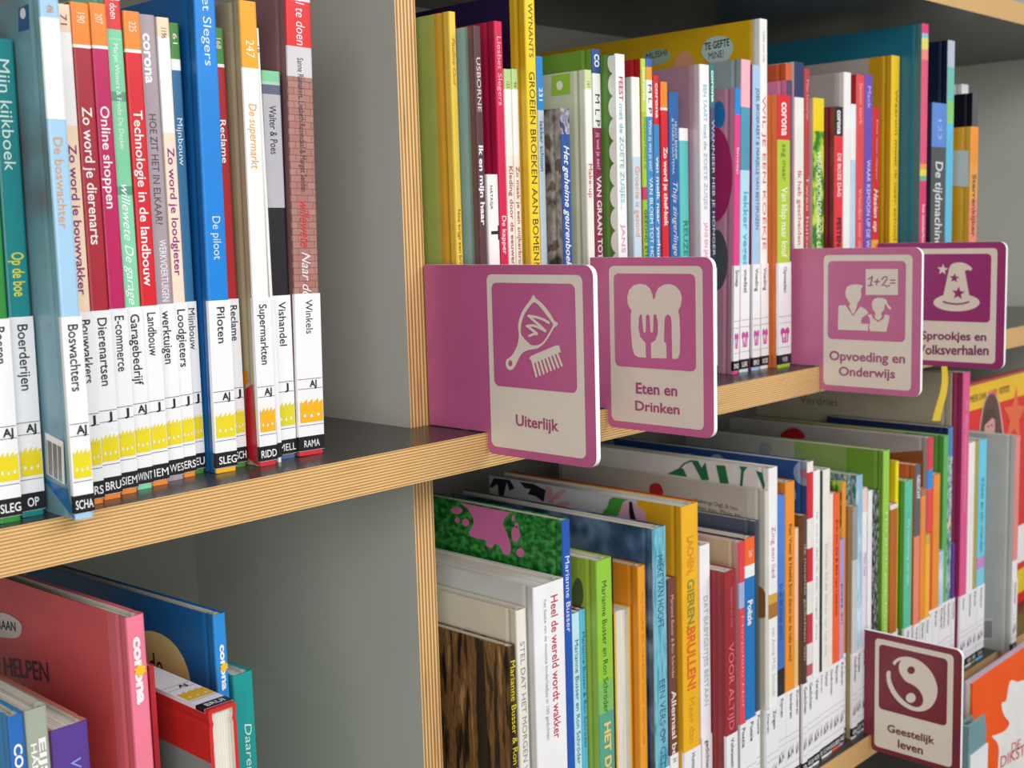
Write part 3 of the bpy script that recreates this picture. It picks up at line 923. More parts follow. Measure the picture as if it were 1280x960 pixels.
bk('dark teal and navy slim book left of the mauve cover with circles', 889.5, 895, R, 81, .03, [('2a7a78', 134), ('4a4a74', 175), '1f2840'], '2a7a78', lab=L0, txt=[('corona', 88, 128, .5, .9, 'e0f0ee', .04), ('WANNEER HEB JE HONGER', 150, 320, .5, .8, 'c8cce0', .03)])
BY = .04
b = bk('thin magenta book with blue top labelled Snoep', 918, 924.5, R, 110, .034, [('2088d8', 143), 'ea3f8c'], [('c98aa4', None)], lab=('Snoep', '', 'SNO'), lean=1.5, txt=[('Snoep', 184, 218, .5, .6, 'f8d8e4', .01)])
cover_shape(b, 'circle_print', [circle(893, 218, 23, 60)], 'b02a68', .0003)
cover_shape(b, 'circle_print', [circle(899, 143, 8, 17)], '2a7ac0', .0003)
cover_shape(b, 'circle_print', [circle(896, 325, 14, 38)], '55565e', .0003)
bk('pink and light blue book titled lekker vegetarisch', 926, 937, R, 74, .036, [('f2b6c4', 134), ('4f9ab4', 213), ('b8e0f0', 330), 'cde8f2'], '9aa9ae', lean=1.2, lab=('voedsel', '', 'LEK'), txt=[('lekker vegetarisch', 240, 376, .55, .75, '4ab0d8', .02)])
bk('pale blue book in blue capitals beside a tall yellow one', 941, 950, R, 81, .035, 'a9cbea', '9c2a5c', lean=.8, lab=('Voeding', '', 'BRO'), txt=[('JOEL BROEKAERT & MARJELLE VAN BESTSPUIZEN', 110, 287, .6, .6, '3a4a78', .02)])
b = bk('tall white spined book with big yellow cover and speech bubbles', 951, 960, R, 23, .036, 'f2f1ef', [('f0efec', .009), ('d6ab18', None)], d=.28, yaw=1, lab=('Voeding', '', 'KOE'),
       txt=[('Liefst voor niet', 40, 78, .5, .5, '9aa8b4'), ('WIL JE EEN KOEKJE', 120, 312, .5, .66, 'd8666a', .02)])
cover_shape(b, 'speech_bubble', [smooth_loop([(877, 66), (884, 50), (900, 45), (914, 50), (916, 64), (908, 76), (890, 80)], 3)], 'b9d0d0', .0004)
cover_text(b, 'TE GEFTE', (881, 63), (912, 57), (881, 54), '3c3c34', bold=.02)
cover_text(b, 'MINE!', (886, 75), (905, 71), (886, 66), '3c3c34', bold=.02)
cover_shape(b, 'speech_bubble', [smooth_loop([(803, 74), (810, 65), (822, 61), (834, 63), (838, 70), (832, 78), (812, 82)], 3)], '9fb8a8', .0004)
cover_text(b, 'MUSHI', (808, 75), (834, 69), (808, 67), '2c2c24', bold=.04)
cover_shape(b, 'printed_figure', [smooth_loop([(843, 78), (848, 68), (856, 64), (864, 68), (868, 76), (866, 90), (844, 92)], 3)], 'd9a078', .0004)
bk('lime green book with red top and burnt orange cover beside the Opvoeding sign', 973, 988, 440, 118, .016, [('d8242c', 175), 'b2cc38'], [('d9712a', None)], d=.22, lab=('Opvoeden', '', 'WOR'), txt=[('corona', 128, 170, .55, .8, 'f8e6e6', .03), ('zeg maar', 180, 226, .5, .5, '6a7a2c'), ('Van klap naar knuf', 234, 322, .5, .7, 'eaf2c8', .02)])
bk('pink covered book with purple spine, behind the one with lime green spine', 985, 991, 110, 100, .037, [('5a3c6a', 120), '6a4a72'], 'd87aa4', lab=L0)
bk('orange brown book rising behind the pink covered one', 983, 990, 92, 79, .052, 'd8602c', 'c85a2a', lab=L0)
bk('white book with navy top titled Ik heb gescheiden', 994, 1005, R, 77, .036, [('2c3a66', 122), 'ecebe4'], 'cfcfc8', lab=L0, txt=[('Ik heb gescheiden', 214, 306, .5, .6, 'c85a5a', .01)])
bk('thin brick red book left of the one with polka dot spine', 1006, 1012, R, 86, .036, 'b83a42', 'a8505a', lab=L0, txt=[('Mijn broertje', 100, 150, .5, .7, 'e0a8ac'), ('Twee huizen', 220, 320, .5, .7, 'eac0c4')])
bk('book with yellow top and dotted green spine in white capitals', 1017, 1030, R, 122, .034, [('eed21c', 164), '@meadow'], [('c3b9a8', None)], lab=L0, txt=[('WERKWOORDENBOEK LEES', 190, 322, .5, .6, 'f6f8ee', .03, .2)])
bk('red book with black top and maroon cover titled De boze dag', 1043.5, 1053.5, R, 133, .036, [('1c1a1c', 170), 'e0303a'], '7d2230', lab=L0, txt=[('corona', 138, 168, .5, .8, 'f0f0f0', .03), ('DE BOZE DAG', 192, 246, .5, .6, 'f8dcdc', .02), ('PESTEN', 272, 308, .5, .74, '3a1418', .03)])
bk('tall white spined book with wide grey cover', 1054.5, 1063, R, 90, .04, 'f1f0ee', [('e8e6e2', .01), ('a9a49e', None)], d=.25, lab=L0)
bk('thin white and pale blue book right of the wide grey cover', 1063.5, 1069.5, R, 130, .04, [('e8f0f4', 160), ('f4efe8', 200), 'b8d4ea'], 'e4e8ec', lab=L0)
bk('coral red book left of the purple one', 1070, 1079.5, R, 93, .04, 'de4a50', 'b0242e', lab=L0, txt=[('Samen sterk', 104, 156, .5, .6, 'f4b0b0'), ('Vriendjes voor altijd', 236, 320, .5, .6, 'f0b4b0')])
bk('purple book with white capitals', 1080.5, 1089.5, R, 93, .04, '6a4cb4', '5c429c', lab=L0, txt=[('Mack', 108, 136, .5, .7, 'c8b8ec'), ('WAAR KEMOON UP DE WEEG', 200, 325, .5, .7, 'e8e2f6', .03)])
bk('short red book with cursive lettering right of the purple one', 1090, 1098.5, R, 134, .04, [('cc2226', 300), 'e8a030'], 'b8201f', lab=L0, txt=[('Doe maar dapper', 150, 226, .6, .34, 'eab0ac'), ('Haaien op', 236, 290, .5, .8, 'f6d8d0', .02, .3)])
CTX['prev'] = max(CTX['prev'], X4 + 0.0047)
bk('yellow book with mustard cover before the teal one', 1113, 1122.5, R, 69, .045, 'f2c81e', [('d9a81c', .012), ('cf9a18', .028), ('b3aaa2', None)], d=.2, lab=L0, txt=[('Waarom moet ik naar school', 112, 300, .6, .5, '7a6418', .01)])
bk('very tall book with teal cover and rainbow pink spine', 1150, 1157.5, R, 29, .012, [('e0387a', 42), ('8fc0d8', 48), ('e8d870', 62), ('f09080', 75), ('e0567a', 205), ('f0a048', 212), ('e8d850', 220), ('70b890', 226), 'd8386c'], [('4a7c84', .01), ('1c6e86', None)], d=.27, yaw=.5, lab=L0, txt=[('het wonderboek', 256, 310, .5, .6, 'f6d8e2', .02)])
bk('book with cornflower blue top and dark photo spine', 1164, 1181, R, 128, .022, [('5a8ad8', 184), '4d5254'], [('3a2a4a', None)], lab=L0, txt=[('123', 150, 174, .5, .4, 'a8c0f0'), ('De tijdmachine', 202, 308, .5, .75, 'dfe2e4', .01, .1)])
bk('tall navy book with pale turquoise spine', 1182, 1190, R, 50, .024, [('b8c4d4', 84), ('6fc0b4', 126), ('8acc7a', 155), '5cc0e4'], '0c1836', d=.25, lab=L0)
b = bk('mustard book with grey sticker on its cover and orange spine', 1212, 1221, R, 158, .006, [('f0962c', 205), ('e8a04a', 250), 'f08a6a'], 'd89c14', d=.16, lab=L0, txt=[('Sterrenkijker', 218, 296, .5, .7, '6a4a2c', .02)])
cover_shape(b, 'cover_sticker', [[(1190, 188), (1211, 188), (1211, 234), (1190, 232)]], 'c3c8c0', .0003)
bk('black slim book behind the mustard one', 1217, 1223, 132, 116, .05, [('58585c', 160), '3a3a3e'], '101420', d=.15, lab=L0)
bk('white book, only its bright top showing behind the black one', 1203, 1211, 112, 105, .10, 'e9edef', 'e9edef', d=.15, lab=L0)

# ------------------------------------------------------------------ books on the lower shelf, right bay
CTX.update(z=Z_LOW, group='poetry books on the lower shelf', prev=T_UP, emblem='figures', ecol='8a6a86', labz=0.0955, dy=-.024)
r1 = 854.5
b = bk('book with tree bark cover and yellow lettering on its dark spine', 637, 646, r1, 809, .03, '@bark_spine', '@bark', d=.19, lab=None, txt=[('Marianne Busser & Ron Schröder', 826, 1010, .5, .95, 'e6d22c', .012)])
cover_shape(b, 'cover_panel', [[(596, 798), (604, 801), (608, 880), (612, 960), (600, 960), (596, 880)]], '191412', .0004)
bk('cream book titled Stel dat het morgen vrede is', 648, 660.5, r1, 764, .03, 'e9e5db', 'ddd5bf', d=.21, lab=None, txt=[('STEL DAT HET MORGEN VREDE IS', 802, 1010, .5, .62, '8c8a88')])
bk('thick white book titled Heel de wereld wordt wakker', 670, 708, r1, 735, .018, 'f3f1f5', 'cdcccb', d=.22, lab=None, txt=[('Heel de wereld wordt wakker', 746, 925, .66, .32, 'c0404c', .012), ('het beste van de mooiste kinderliedjes in 100 gedichten', 748, 922, .36, .14, '8a8a90')])
b = bk('royal blue spined book with green jungle cover and pink paw print', 705.5, 715, 751, 651, .03, '2458b8', '@jungle', d=.22, lab=None, txt=[('Marianne Busser', 695, 790, .5, .78, 'e6ecf8', .015)])
q = crop(520, 560, 4)
cover_shape(b, 'paw_print', [sc_(q, [(232, 262), (470, 290), (440, 360), (445, 400), (475, 480), (470, 530), (440, 530), (420, 490), (395, 480), (380, 500), (355, 490), (345, 460), (300, 450), (265, 430), (290, 370), (265, 310)])], 'cf6ea0', .0004, 'pink paw print')
for c in ((205, 312, 30, 18), (208, 360, 12, 14), (250, 372, 18, 20), (500, 430, 22, 40), (488, 350, 8, 16), (505, 385, 10, 14), (523, 522, 20, 22)):
    cover_shape(b, 'paw_print', [q(*circle(*c, 14))], 'cf6ea0', .0004)
bk('light blue book with dark lettering right of the thick white one', 717, 726.5, r1, 768, .028, 'bfe4ee', 'c4e6ee', d=.19, lab=None, txt=[('Marianne Busser en Ron Schröder', 800, 955, .5, .7, '3a5a6c')])
bk('slim sky blue book beside the light blue one', 727, 734, r1, 763, .028, '5cbcdc', '8c1f30', d=.19, lab=None, txt=[('Marianne Busser & Ron Schröder', 790, 935, .5, .7, '2c5a7a')])
b = bk('lime green book with dark lettering fading to teal at its foot', 749, 767.5, r1, 702, .018, [('93c83e', 850), ('7fbf62', 890), '57a488'], [('9cb83e', .02), ('93a648', None)], d=.2, lab=None,
       txt=[('Marianne Busser en Ron Schröder', 726, 890, .45, .46, '2c4a2a', .008), ('HET DIKKE', 903, 1000, .5, .6, 'f2ce78', .03)])
cover_shape(b, 'printed_figure', [smooth_loop([(716, 735), (722, 722), (728, 730), (729, 752), (720, 764), (716, 752)], 3)], '4c5c34', .0004)
bk('dark book with flame print, between the lime green one and orange one', 764.5, 767.5, 754, 697, .034, [('2c2420', 738), ('@fire', 768), '3a2a22'], '2a2c30', d=.2, lab=None)
CTX['prev'] += 0.0004
# a book standing with its page edges to the front
fy = .0
while on_plane(769, r1, 1, fy).x < CTX['prev'] + GAP:
    fy += .0005
xa, xb = on_plane(769, r1, 1, fy).x, on_plane(789, r1, 1, fy).x
hh = z_at(xa, fy, 766) - Z_LOW
fo = empty('picture_book', (xa, fy + .17, Z_LOW + .0001), 'yellow book turned with its white page edges to the front', 'book', CTX['group'], (0, 0, math.pi))
fo.location.x = xb
cover_mesh(xb - xa, .17, hh, True, [('e8b93c', None)], [('e8b93c', None)], fo)
page_block(xb - xa, .17, hh, True, fo)
CTX['prev'] = xb
bk('plain orange book left of the swirling blue one', 800, 809, r1, 709, .02, 'f0a028', 'e08e1c', d=.2, lab=('C', '', 'SCHM'), txt=[('Rijmpjes en versjes voor kleintjes', 740, 930, .5, .5, 'd88a20')])
bk('blue book with brushstroke spine and dark night sky cover', 819, 835, r1, 662, .018, '@brush', '@night', d=.24, yaw=2, lab=('ver', '', 'OS'), txt=[('MIEKE VAN HOOFT', 694, 785, .5, .62, '2f5578'), ('EEN VERS OP GETTAN', 850, 985, .55, .6, '3a6a80')])
bk('narrow brown book titled Allemaal beestjes', 836.5, 846.5, r1, 725, .03, '71433f', '6a3c3a', lab=('H', '', 'LIES'), txt=[('Marianne Busser & Ron Schröder', 744, 848, .5, .5, 'd8b8a8'), ('Allemaal beestjes', 863, 985, .55, .8, 'eadcd0', .02)])
b = bk('wide yellow book titled Lachen, gieren, brullen!', 854.5, 874.7, r1, 634, .02, 'f1b51e', [('e2a81c', .048), ('c9c9cc', None)], d=.23, yaw=2.5, lab=('Humor', '', 'VRIE'),
       txt=[('LACHEN,', 670, 718, .5, .52, 'd8902a', .03), ('GIEREN,', 724, 784, .5, .58, '8a8c3a', .03), ('BRULLEN!', 784, 862, .5, .7, 'e06a2c', .03), ('Meer dan 100 grappige', 872, 1010, .5, .5, 'c8952a')])
q = crop(740, 540, 4.365)
cover_shape(b, 'leaf_print', [sc_(q, [(100, 365), (150, 345), (205, 350), (170, 385), (160, 410), (130, 480), (85, 480), (60, 440), (85, 410)], 3)], '4a9a3c', .0004)
cover_shape(b, 'flower_print', [sc_(q, [(150, 440), (180, 385), (240, 395), (290, 440), (295, 500), (250, 500), (160, 480)], 3)], 'dba6b6', .0004)
cover_shape(b, 'stem_print', [q((205, 380), (220, 380), (232, 440), (248, 500), (215, 495), (205, 440))], K, .0006)
q = crop(520, 560, 4)
for lp in ([(430, 110), (470, 150), (495, 200), (470, 215), (455, 170), (440, 240), (415, 235), (410, 180), (380, 200), (360, 190), (390, 150)], [(520, 160), (590, 165), (650, 210), (640, 270), (600, 240), (560, 230), (575, 205), (545, 200)]):
    cover_shape(b, 'leaf_print', [q(*lp)], '23262a', .0005)
for lp in ([(650, 190), (680, 200), (690, 280), (660, 260)], [(690, 240), (740, 205), (750, 220), (700, 260)], [(700, 280), (750, 265), (770, 280), (710, 310)]):
    cover_shape(b, 'petal_print', [sc_(q, lp, 3)], 'd79aa4', .0005)
bk('red book mostly hidden behind Lachen, gieren, brullen', 867.3, 868.3, 630, 626, .034, 'd8322c', 'c42c30', d=.22, yaw=2.5, lab=None)
bk('white book titled Dat babygeitjes bestaan', 876.5, 889, r1, 683, .03, 'f2f2f4', 'ececee', lab=('gedichten', '', 'HOF'), txt=[('DAT BABYGEITJES BESTAAN', 745, 882, .5, .56, 'a9b8d0', .01)])
bk('dark red book titled Voor altijd', 907.5, 921, r1, 716, .012, '9c2c34', '8f2a33', lab=('Volwassen', '', 'GERL'), txt=[('liefdevol en wild', 735, 784, .55, .3, 'c87a7c'), ('VOOR ALTIJD', 804, 912, .5, .66, 'd8747a', .008)])
bk('red spined book with sand coloured cover', 925, 932, r1, 679, .02, [('dd4048', 728), ('a8b2e0', 760), 'e04a54'], [('cf9a9a', .006), ('c9b08c', None)], lab=('Poezie', '', 'KUI'), txt=[('Marjolein Hof', 770, 885, .5, .4, 'f0b4b8')])
bk('blue poetry book with orange top', 932.5, 944.5, r1, 674, .022, [('f06a2a', 706), (LW, 721), '1a78c0'], '3a4a5c', lab=('Poezie', '', 'NOR'), txt=[('248', 688, 696, .5, .5, 'f8dcc8'), ('Poëzie', 750, 781, .45, .7, 'eef4fa', .03)])
bk('dark slate book right of the blue poetry book', 945, 949.5, r1, 652, .026, [('3f4753', 700), '3f5058'], '4d5566', d=.22, yaw=1, lab=('Poezie', '', 'BUS'))
b = bk('grey picture book with small black text on its cover', 957.5, 961.5, r1, 614, .014, 'd2d0c6', [('c9c6ba', .02), ('bdb6a8', None)], d=.25, yaw=0, lab=('Dieren', '', 'SCHM'))
cover_text(b, 'Vakkerige Dag!, Ik hou', (868, 627), (922, 638), (868, 622), '4a463e')
cover_text(b, 'van jou, Pluis en', (872, 636), (926, 647), (872, 631), '4a463e')
cover_shape(b, 'printed_figure', [smooth_loop([(812, 610), (815, 605), (822, 604), (827, 608), (829, 618), (815, 620)], 3)], 'b8262a', .0004)
cover_shape(b, 'printed_figure', [smooth_loop([(941, 737), (950, 733), (957, 742), (960, 768), (948, 772), (944, 760)], 3)], '8a5a2c', .0005)
b = bk('white book titled Zing een lied with green plant drawing', 962, 972.5, r1, 586, .014, [(LW, 742), ('d8a83a', 754), ('b0742c', 772), LW], [('f0efea', .01), ('e2ded8', None)], d=.26, yaw=0, lab=('Zingen', '', 'OS'),
       txt=[('Zing een lied', 658, 722, .5, .62, 'c86a98'), ('van Annie M.G. Schmidt', 784, 870, .5, .55, 'a4b8ac')])
q = crop(740, 540, 4.365)
for lp in ([(412, 228), (480, 195), (500, 200), (520, 245)], [(545, 158), (580, 158), (600, 195), (620, 165), (640, 262), (600, 262)], [(678, 180), (728, 184), (748, 282), (700, 278)], [(805, 182), (850, 186), (830, 215), (822, 296), (808, 294), (815, 210)], [(895, 210), (930, 222), (945, 290), (940, 318), (912, 250)]):
    cover_shape(b, 'plant_drawing', [q(*lp)], '1f7048', .0004)
cover_shape(b, 'plant_drawing', [q(*stroke([(480, 200), (505, 172), (540, 158), (575, 160)], 9))], '1f7048', .0005)
F3 = 808.7
bk('slim blue book with black foot, right of Zing een lied', 971.5, 981.5, F3, 621, .03, [('4d84d8', 740), ('3c70bc', 836), '23262c'], '3a62b0', lab=('Rijmen', '', 'LIES'), txt=[('Doe dit boek dicht', 730, 800, .5, .5, '24407c')])
bk('orange book with black lettering between a slim blue and a peach one', 982.5, 993.5, F3, 604, .025, 'f09528', 'd98224', lab=('kinderen', '', 'VRIE'), txt=[('Rian Visser & Noelle Smit', 655, 745, .5, .46, '5a3410', .01), ('dieren van de hele wereld', 748, 826, .5, .46, '6a3a14', .01)])
bk('thin peach book left of the brown one', 994, 998.5, F3, 661, .03, [('f2c8ac', 800), 'e4c48a'], 'f0d0b8', lab=('Kinderen', '', 'HOF'))
bk('brown book with darker spine before the red and white one', 1003.5, 1009, F3, 645, .028, [('5a4238', 700), '4a3a34'], '87592f', lab=('Gedichten', '', 'GERL'), txt=[('de mooiste gedichten van', 680, 825, .5, .7, 'c8b4a0')])
bk('tall book with red and white spine and navy dotted cover', 1009.5, 1016.5, F3, 578, .03, [('f2ece4', 590), ('d62434', 648), ('ece8e2', 685), ('d62434', 727), ('ece8e2', 767), ('c23440', 804), ('e8e4de', 830), ('c05a5c', 844), 'ecebea'], '@dots', d=.26, yaw=-1, lab=('Gedichten', '', 'KUI'))
bk('white book right of the red and white spine', 1017, 1025, 785.8, 589, .03, 'f2f1ef', 'e8e6e0', lab=('Versjes', '', 'NOR'), txt=[('Ik wou dat ik een vogel was', 640, 800, .5, .4, 'b8b0b4')])
bk('thin black book between two white ones', 1025.3, 1028, F3, 590, .032, '22302c', '22302c', lab=('Dieren', '', 'BUS'))
bk('ivory book right of the thin black one', 1028.3, 1037, F3, 588, .03, 'efeae2', 'dcdad2', lab=('Humor', '', 'SCHM'), txt=[('Dichter bij de dieren van het bos', 680, 820, .5, .5, 'c8b0b8')])
bk('thin off-white book left of the orange red one', 1037.2, 1041, F3, 618, .03, 'eee6e0', 'eee6e0', lab=('Gedichten', '', 'OS'))
bk('orange red book with dark lettering', 1041.5, 1049.5, F3, 618, .028, 'f2622c', 'e05a2a', lab=('Rijmen', '', 'LIES'), txt=[('Erik van Os & Elle van Lieshout', 650, 770, .5, .5, '8a3416', .01)])
bk('short lavender book right of the orange red one', 1049.8, 1055, F3, 675, .03, [('b49ad0', 760), 'c8a0c0'], 'b49ad0', lab=('Kinderen', '', 'VRIE'), txt=[('poes en', 730, 780, .5, .6, '5a3a6a')])
bk('orange book with green printed cover behind the lavender one', 1053, 1057.5, 690, 603, .04, [('ee9430', 680), 'e88c48'], '@meadow', lab=('Gedichten', '', 'HOF'))
bk('grey brown book with fawn cover', 1066, 1072, 763, 634, .030, [('9b9a9a', 700), 'c8ccd0'], [('a89064', .02), ('9c8f80', None)], lab=('Gedichten', '', 'GERL'))
bk('pale blue book with crowd picture on its cover', 1070.5, 1077.5, 763, 595, .033, '@sky', '@crowd', lab=('Versjes', '', 'KUI'))
bk('white and pink spined book with rounded top', 1078, 1083.5, 763, 611, .03, [('f0d0cc', 640), ('f4eef0', 690), 'eadce8'], 'f0e6ea', lab=('Dieren', '', 'NOR'), txt=[('Mijn opa', 692, 720, .5, .7, 'b07ab0')])
bk('thin white book before the black patterned one', 1085.6, 1090.4, 700, 614, .03, 'eef0ee', 'b0c4ca', lab=('Humor', '', 'BUS'))
bk('black patterned book left of the lime green one', 1090.8, 1098.6, 700, 615, .03, '@pattern', '@pattern', lab=('Gedichten', '', 'SCHM'))
b = bk('tall lime green book with olive cover', 1104, 1111, 700, 564, .02, '9ad04c', [('6f9a2c', .045), ('8aa45c', .11), ('a8aca2', None)], d=.26, lab=('Rijmen', '', 'OS'), txt=[('Het grote gedichtenboek', 640, 820, .5, .5, 'e6f2d0')])
cover_shape(b, 'printed_figure', [circle(957, 561, 8, 8)], '8a9a94', .0004)
bk('brown orange book right of the lime green one', 1113, 1122, 700, 632, .021, [('e8e0d4', 636), 'b8661c'], 'c0702a', lab=('Kinderen', '', 'LIES'))
bk('book with bright yellow top behind the brown orange one', 1120.5, 1124, 590, 577, .032, 'f2de1c', 'e4cc18', lab=('Gedichten', '', 'VRIE'))
bk('green book with mint green spine', 1131, 1140, 700, 602, .018, '5cc4a0', '4f9a34', lab=('Gedichten', '', 'HOF'), txt=[('De regenboog van rijm', 650, 730, .5, .5, 'd4f0e4')])
bk('dark grey book with coral foot and rust orange cover', 1144, 1150.5, 655, 582, .02, [('5d6066', 670), 'f08a70'], 'c2602a', lab=('Versjes', '', 'GERL'), txt=[('GEDICHT', 594, 624, .5, .8, 'eef0f0', .02)])
bk('orange book right of the dark grey one', 1151.5, 1157, 677, 612, .026, [('a87a5c', 620), 'f09038'], 'e08a3a', lab=('Dieren', '', 'KUI'))
bk('yellow book left of the tall one with red spine', 1157.5, 1162.5, 720, 669, .024, [('d8b04a', 680), 'f6b82c'], 'f0b02c', lab=('Humor', '', 'NOR'))
b = bk('tall red spined book with grey and brown cover', 1160, 1166.5, 610, 548, .034, [('e03a50', 587), ('3a8ae0', 611), ('e84a4a', 664), 'e0483c'], [('b0a49c', .008), ('a9a6a4', None)], d=.27, yaw=-1, lab=('Gedichten', '', 'BUS'))
cover_shape(b, 'printed_figure', [smooth_loop([(975, 545), (985, 536), (996, 535), (1004, 541), (1006, 548), (990, 548)], 3)], 'b01c2c', .0004)
cover_shape(b, 'cover_panel', [[(1111, 566), (1154, 563), (1154, 640), (1111, 640)]], '94562f', .0004)
bk('orange book before the tall green one', 1167, 1174.5, 677, 594, .03, 'f0922e', 'e48a2c', lab=('Rijmen', '', 'SCHM'))
bk('light blue patterned book between orange and green ones', 1175, 1180, 700, 690, .028, '@sky', 'b8dcea', lab=('Kinderen', '', 'OS'))
bk('tall green book with bright green spine', 1180, 1185, 610, 545, .03, '62b45a', [('4c9a40', .05), ('b4a84a', None)], d=.27, yaw=-1, lab=('Gedichten', '', 'LIES'))
bk('blue book with navy cover and white pattern', 1185.5, 1190.5, 610, 535, .03, [('4a84c0', 570), '@crowd'], '16204a', d=.16, lab=('Gedichten', '', 'VRIE'), txt=[('Sinterklaas', 570, 640, .5, .6, 'e8f0f4')])
bk('short purple book before the tall pink one', 1191, 1194, 700, 680, .028, '5a3a92', '6a4a9a', lab=('Versjes', '', 'HOF'))
b = bk('large sand grey book at the back, reaching almost to the shelf above', 1188, 1189, 560, 466, .024, 'a9a08e', 'b0a792', d=.27, yaw=-1, lab=('Dieren', '', 'GERL'))
cover_text(b, 'Verdriet', (1000, 504), (1048, 508), (1000, 494), '6f6756')
bk('tall raspberry pink book', 1202.5, 1210.5, 610, 466, .016, 'e0558e', [('a02f5c', .012), ('94284f', None)], d=.25, lab=('Humor', '', 'KUI'), txt=[('de allermooiste verhalen', 500, 640, .5, .5, 'eaa0c0')])
bk('white pastel book right of the tall pink one', 1211, 1218.5, 610, 554, .02, 'f2eee8', 'e4e2dc', lab=('Gedichten', '', 'NOR'))
bk('thin olive book between white and cyan ones', 1219, 1223, 610, 552, .022, 'b0a04a', 'a89a44', lab=('Rijmen', '', 'BUS'))
bk('cyan blue book with dark lettering', 1224, 1233, 610, 551, .02, [('6ad0ea', 696), ('c88ad0', 710), '7ad0e8'], '6accea', lab=('Kinderen', '', 'SCHM'), txt=[('Kikker en zijn vrienden', 598, 690, .5, .6, '2c6a80')])
b = bk('wide light grey book at the end with barcode on its cover', 1264.5, 1269.5, 700, 546, 0, [('e88a84', 700), 'f0f0ee'], [('c4c2bc', .035), ('bdbab2', None)], d=.16, lab=('Gedichten', '', 'OS'), bot=(1264, 817))
cover_shape(b, 'barcode_sticker', [[(1229, 774), (1241, 772), (1241, 799), (1229, 800)]], 'd8d6d2', .0004)
for k in range(5):
    cover_shape(b, 'barcode_bar', [[(1230 + 2.2 * k, 776), (1231.2 + 2.2 * k, 776), (1231.2 + 2.2 * k, 797), (1230 + 2.2 * k, 797)]], '5a5a5a', .0006)

# a red book facing out behind the last grey one
ry = .055
rx0 = max(on_plane(1207, 480, 1, ry).x, CTX['prev'] + .004)
rz1 = z_at(rx0, ry, 484)
rx1 = rx0 + .235
rh = rz1 - Z_LOW
rb = empty('picture_book', (rx0, ry, Z_LOW + .0001), 'red book facing out with yellow banner and photo of a girl', 'book', None)
# laid out so that the spine is on the left and the front cover looks to the front
t_ = .0024
link('cover', [(0, 0, 0), (.235, 0, 0), (.235, t_, 0), (0, t_, 0), (0, 0, rh), (.235, 0, rh), (.235, t_, rh), (0, t_, rh)], BOXF, ['e0261c'], None, rb)
link('back_cover', [(0, .016, 0), (.235, .016, 0), (.235, .016 + t_, 0), (0, .016 + t_, 0), (0, .016, rh), (.235, .016, rh), (.235, .016 + t_, rh), (0, .016 + t_, rh)], BOXF, ['b02a28'], None, rb)
link('spine', [(0, t_, 0), (t_, t_, 0), (t_, .016, 0), (0, .016, 0), (0, t_, rh), (t_, t_, rh), (t_, .016, rh), (0, .016, rh)], BOXF, ['c8302c'], None, rb)
link('pages', [(.003, .003, .003), (.231, .003, .003), (.231, .0155, .003), (.003, .0155, .003), (.003, .003, rh - .003), (.231, .003, rh - .003), (.231, .0155, rh - .003), (.003, .0155, rh - .003)], BOXF, ['lining_paper'], None, rb)


def front_pt(o, y):
    return lambda p: (lambda w_: (w_.x - o.location.x, w_.z - o.location.z))(on_plane(p[0], p[1], 1, y))


fp = front_pt(rb, ry)


def front_shape(nm, loops, k, off, fp, parent):
    place2d(nm, filled([[fp(p) for p in l] for l in loops]), lambda a, b: (a, -off, b), k, parent)


front_shape('banner', [[(.0, rh - .0005), (.235, rh - .0005), (.235, rh - .033), (.0, rh - .033)]], 'f0c020', .0003, lambda p: p, rb)
flat_text('banner_lettering', 'MEER DAN', .012, .062, rh - .022, .013, '4a3a14', rb, .02, -.0006)
flat_text('banner_lettering', '1000', .070, .098, rh - .022, .013, 'd8302a', rb, .02, -.0006)
flat_text('banner_lettering', 'FOTO\'S', .106, .140, rh - .022, .013, '4a3a14', rb, .02, -.0006)
gx, gz = fp((1237, 522))
front_shape('photo_outline', [smooth_loop([(gx - .034, gz - .055), (gx - .034, gz - .01), (gx - .016, gz + .030), (gx + .012, gz + .034), (gx + .036, gz + .005), (gx + .046, gz - .055)], 4)], 'd8a89c', .0005, lambda p: p, rb)
front_shape('hair_print', [smooth_loop([(gx - .030, gz - .055), (gx - .030, gz - .01), (gx - .014, gz + .026), (gx + .012, gz + .030), (gx + .032, gz + .003), (gx + .042, gz - .055)], 4)], '5c4038', .0007, lambda p: p, rb)
front_shape('face_print', [circle(gx - .001, gz - .014, .0175, .022, 18)], 'd89a90', .0009, lambda p: p, rb)
front_shape('mouth_print', [circle(gx + .001, gz - .025, .004, .005, 12)], '8a2a38', .0011, lambda p: p, rb)
front_shape('fringe_print', [[(gx - .020, gz - .008), (gx - .012, gz + .011), (gx + .012, gz + .012), (gx + .020, gz - .006), (gx + .006, gz - .001), (gx - .004, gz - .004)]], '4c342c', .0011, lambda p: p, rb)
for e in (-.006, .005):
    front_shape('eye_print', [circle(gx + e, gz - .011, .0018, .0016, 10)], '2c1c1c', .0013, lambda p: p, rb)
sx, sz_ = fp((1268, 520))
front_shape('star_print', [[(sx + (x - 0), sz_ - y) for x, y in star(0, 0, .042)]], 'ea6a3c', .0004, lambda p: p, rb)
front_shape('banner', [[(.10, .115), (.235, .115), (.235, .06), (.10, .06)]], 'f4f0ec', .0004, lambda p: p, rb)
front_shape('banner', [[(.07, .050), (.235, .050), (.235, .015), (.07, .015)]], 'e8cc1e', .0004, lambda p: p, rb)

